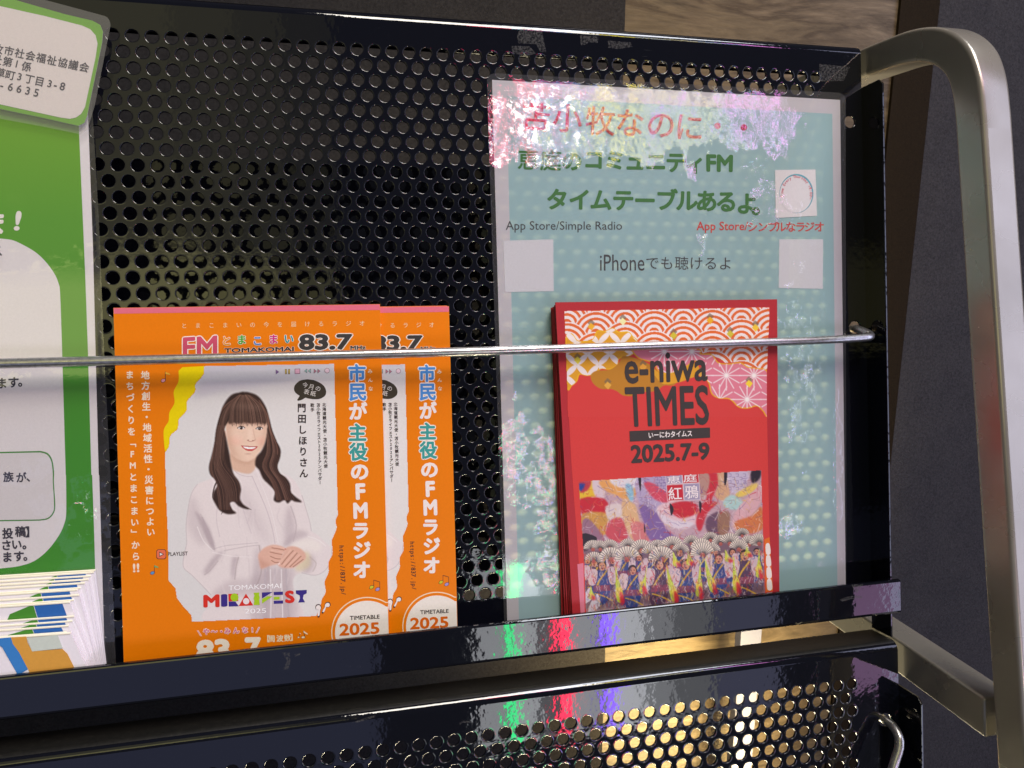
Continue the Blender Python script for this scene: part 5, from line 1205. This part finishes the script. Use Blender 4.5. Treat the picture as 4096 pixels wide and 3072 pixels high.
film_mesh('film', olf, lambda x, y: -5.0 - .5 * math.exp(-((x - film_right(y)) / 6) ** 2) * (1 + math.sin(y * .05)) * .5, notice, FILM2, rel_notice)

# ---------------------------------------------------------------- tilted laminated address card on top of it
CPn = Plane(-6.6)
card = thing('address_card', 'tilted laminated address card with a green rim over the top of the green notice', 'card', CPn(90, 130))
sc_ = Sheet(CPn, card)
def ext_l(pts, a, b): return [a] + pts + [b]
grim = [(-160, -60), zl0(-300, -120)] and [zl0(-400, -180), zl0(0, -40), zl0(190, -5), zl0(850, 185), zl0(1230, 275), zl0(1330, 330), zl0(1366, 420), zl0(1355, 560), zl0(1155, 1540), zl0(1120, 1630), zl0(1040, 1670), zl0(600, 1570), zl0(0, 1385 + 60), zl0(-400, 1330)]
grim = [tuple(p) for p in grim]
sc_.poly('card_paper', grim, (106, 172, 16), 0)
V = [CPn(*p) for p in grim]; V, F = prism(V, (0, 0, .2)); mesh('card_stock', [v + np.array([0, 0, .06]) for v in V], F, plain('card_stock_white', (220, 216, 214), .5), card)
sc_.poly('white_field', [zl0(-400, -20), zl0(0, 82), zl0(600, 215), zl0(1090, 340), zl0(1200, 390), zl0(1270, 470), zl0(1296, 580), zl0(1270, 760), zl0(1130, 1420), zl0(1080, 1510), zl0(1010, 1560), zl0(930, 1578), zl0(800, 1560), zl0(0, 1385), zl0(-400, 1300)], (232, 224, 218), 2)
def tilt_line(s, p0, p1, sz, rot=13): 
    chars(sc_, 'card_text', [(ch, p0[0] + (p1[0] - p0[0]) * i / (len(s) - 1), p0[1] + (p1[1] - p0[1]) * i / (len(s) - 1), sz, sz, rot) for i, ch in enumerate(s)], (58, 52, 66), .018, 4)
tilt_line('牧市社会福祉協議会', zl0(-20, 650), zl0(1120, 893), 22)
tilt_line('祉第', zl0(-35, 790), zl0(105, 822), 22); tilt_line('1係', zl0(225, 850), zl0(355, 885), 22)
tilt_line('草町', zl0(10, 968), zl0(140, 997), 22); tilt_line('3丁目3', zl0(262, 1020), zl0(662, 1112), 22); tilt_line('-8', zl0(740, 1125), zl0(832, 1148), 24)
tilt_line('-6635', zl0(30, 1130), zl0(485, 1232), 24)
FILM3 = mk_film('laminating_film_card', 8.1, .14)
fo = [CPn(*p, 0.6) for p in [zl0(-400, -300), zl0(560, -5)] + [tuple(q) for q in catmull([zl0(1340, 205), zl0(1430, 240), zl0(1470, 320), zl0(1462, 400)], 4)] + [zl0(1265, 1400), zl0(1170, 1720), zl0(1085, 1790), zl0(600, 1690), zl0(0, 1580), zl0(-400, 1500)]]
o_ = mesh('film', fo, [tuple(range(len(fo)))[::-1]], FILM3, card)
relief(o_, lambda X, Y: (np.zeros(len(X)), np.full(len(X), -.02), np.full(len(X), .06)), np.array([p[0] for p in fo]), np.array([p[1] for p in fo]))
V, F = [], []

# ---------------------------------------------------------------- fanned pile of folded white brochures at the left
BW = plain('brochure_paper', (238, 234, 240), .5, .3, .02)
CREAM = plain('brochure_fold', (246, 242, 220), .5, .3, .02)
tops = [(790, 786), (775, 803), (752, 832), (732, 862), (702, 892), (668, 932), (640, 948), (655, 992), (612, 1032), (580, 1050), (612, 1168), (600, 1206), (568, 1246), (549, 1302), (583, 1308)]
ordn = ['rearmost', 'second from the back', 'third from the back', 'fourth from the back', 'fifth from the back', 'sixth from the back', 'seventh from the back', 'middle one', 'seventh from the front', 'sixth from the front', 'fifth from the front', 'fourth from the front', 'third from the front', 'second from the front', 'front']
n_ = len(tops)
for i, (tx_, ty_) in enumerate(tops):
    t = i / (n_ - 1); z = -6.4 - 11.6 * t
    pl = Plane(z, -.02 * 0, 0)
    zt = z - 1.2 * math.sin(i * 2.1) * .3
    p_tr = Plane(zt)(*zl3(tx_, ty_)); 
    slope = -.085 - .04 * t
    p_tl = Plane(zt)(*zl3(tx_ - 900, ty_ + 900 * (.062 + .012 * t)))
    bxp = 885 - 165 * t
    p_br = Plane(z)(*zl3(bxp, 1600)); p_bl = Plane(z)(*zl3(bxp - 1000, 1690))
    lab = 'white folded brochure with blue and green print, %s in the fanned pile' % ordn[i]
    if i == n_ - 1: lab = 'front brochure of the fanned pile, with an orange field and blue curve'
    o_ = thing('brochure', lab, 'brochure', p_tr, 'white brochures fanned in the tray')
    booklet(o_, [p_tl, p_tr, p_br, p_bl], .5, BW, 'page_block')
    V, F = prism([p_tl + (0, -.15, -.25), p_tr + (.1, -.15, -.25), p_tr + (.1, .75, -.25), p_tl + (0, .75, -.25)], (0, 0, 1.0)); bevel(mesh('folded_edge', V, F, CREAM, o_), .25, 2)
    # printed bands run from the top edge down the sheet, partly hidden by the sheet in front
    nrm = lambda u, v, L: tuple(p_tl * (1 - u) * (1 - v) + p_tr * u * (1 - v) + p_br * u * v + p_bl * (1 - u) * v - np.array([0, 0, L * .06]))
    if i < n_ - 1:
        mesh('blue_band', [nrm(.66, .012, 1), nrm(.925, .012, 1), nrm(.93, .5, 1), nrm(.66, .5, 1)], [(0, 1, 2, 3)], ink((48, 104, 178)), o_)
        mesh('green_band', [nrm(.60, .03, 1), nrm(.655, .012, 1), nrm(.655, .4, 1), nrm(.3, .4, 1), nrm(.42, .12, 1)], [(0, 1, 2, 3, 4)], ink((74, 142, 50)), o_)
    else:
        sf = Sheet(Plane(z), o_, .06)
        sf.poly('blue_band', [zl3(-40, 1358), zl3(90, 1345), zl3(110, 1400), zl3(160, 1470), zl3(250, 1600), zl3(150, 1660), zl3(70, 1520), zl3(20, 1430), zl3(-40, 1385)], (62, 132, 204), 1)
        sf.poly('orange_field', [zl3(92, 1345), zl3(220, 1338), zl3(230, 1390), zl3(270, 1462), zl3(520, 1442), zl3(560, 1480), zl3(640, 1640), zl3(260, 1660), zl3(160, 1470), zl3(108, 1400)], (218, 160, 70), 2)
        sf.poly('white_square', [zl3(222, 1352), zl3(480, 1325), zl3(522, 1435), zl3(268, 1462)], (206, 216, 206), 3)
# ---------------------------------------------------------------- level the whole place
bpy.context.view_layer.update()
for o in THINGS:
    o.matrix_world = LEVEL @ o.matrix_basis
for o in bpy.data.objects:
    if '_o' in o: del o['_o']
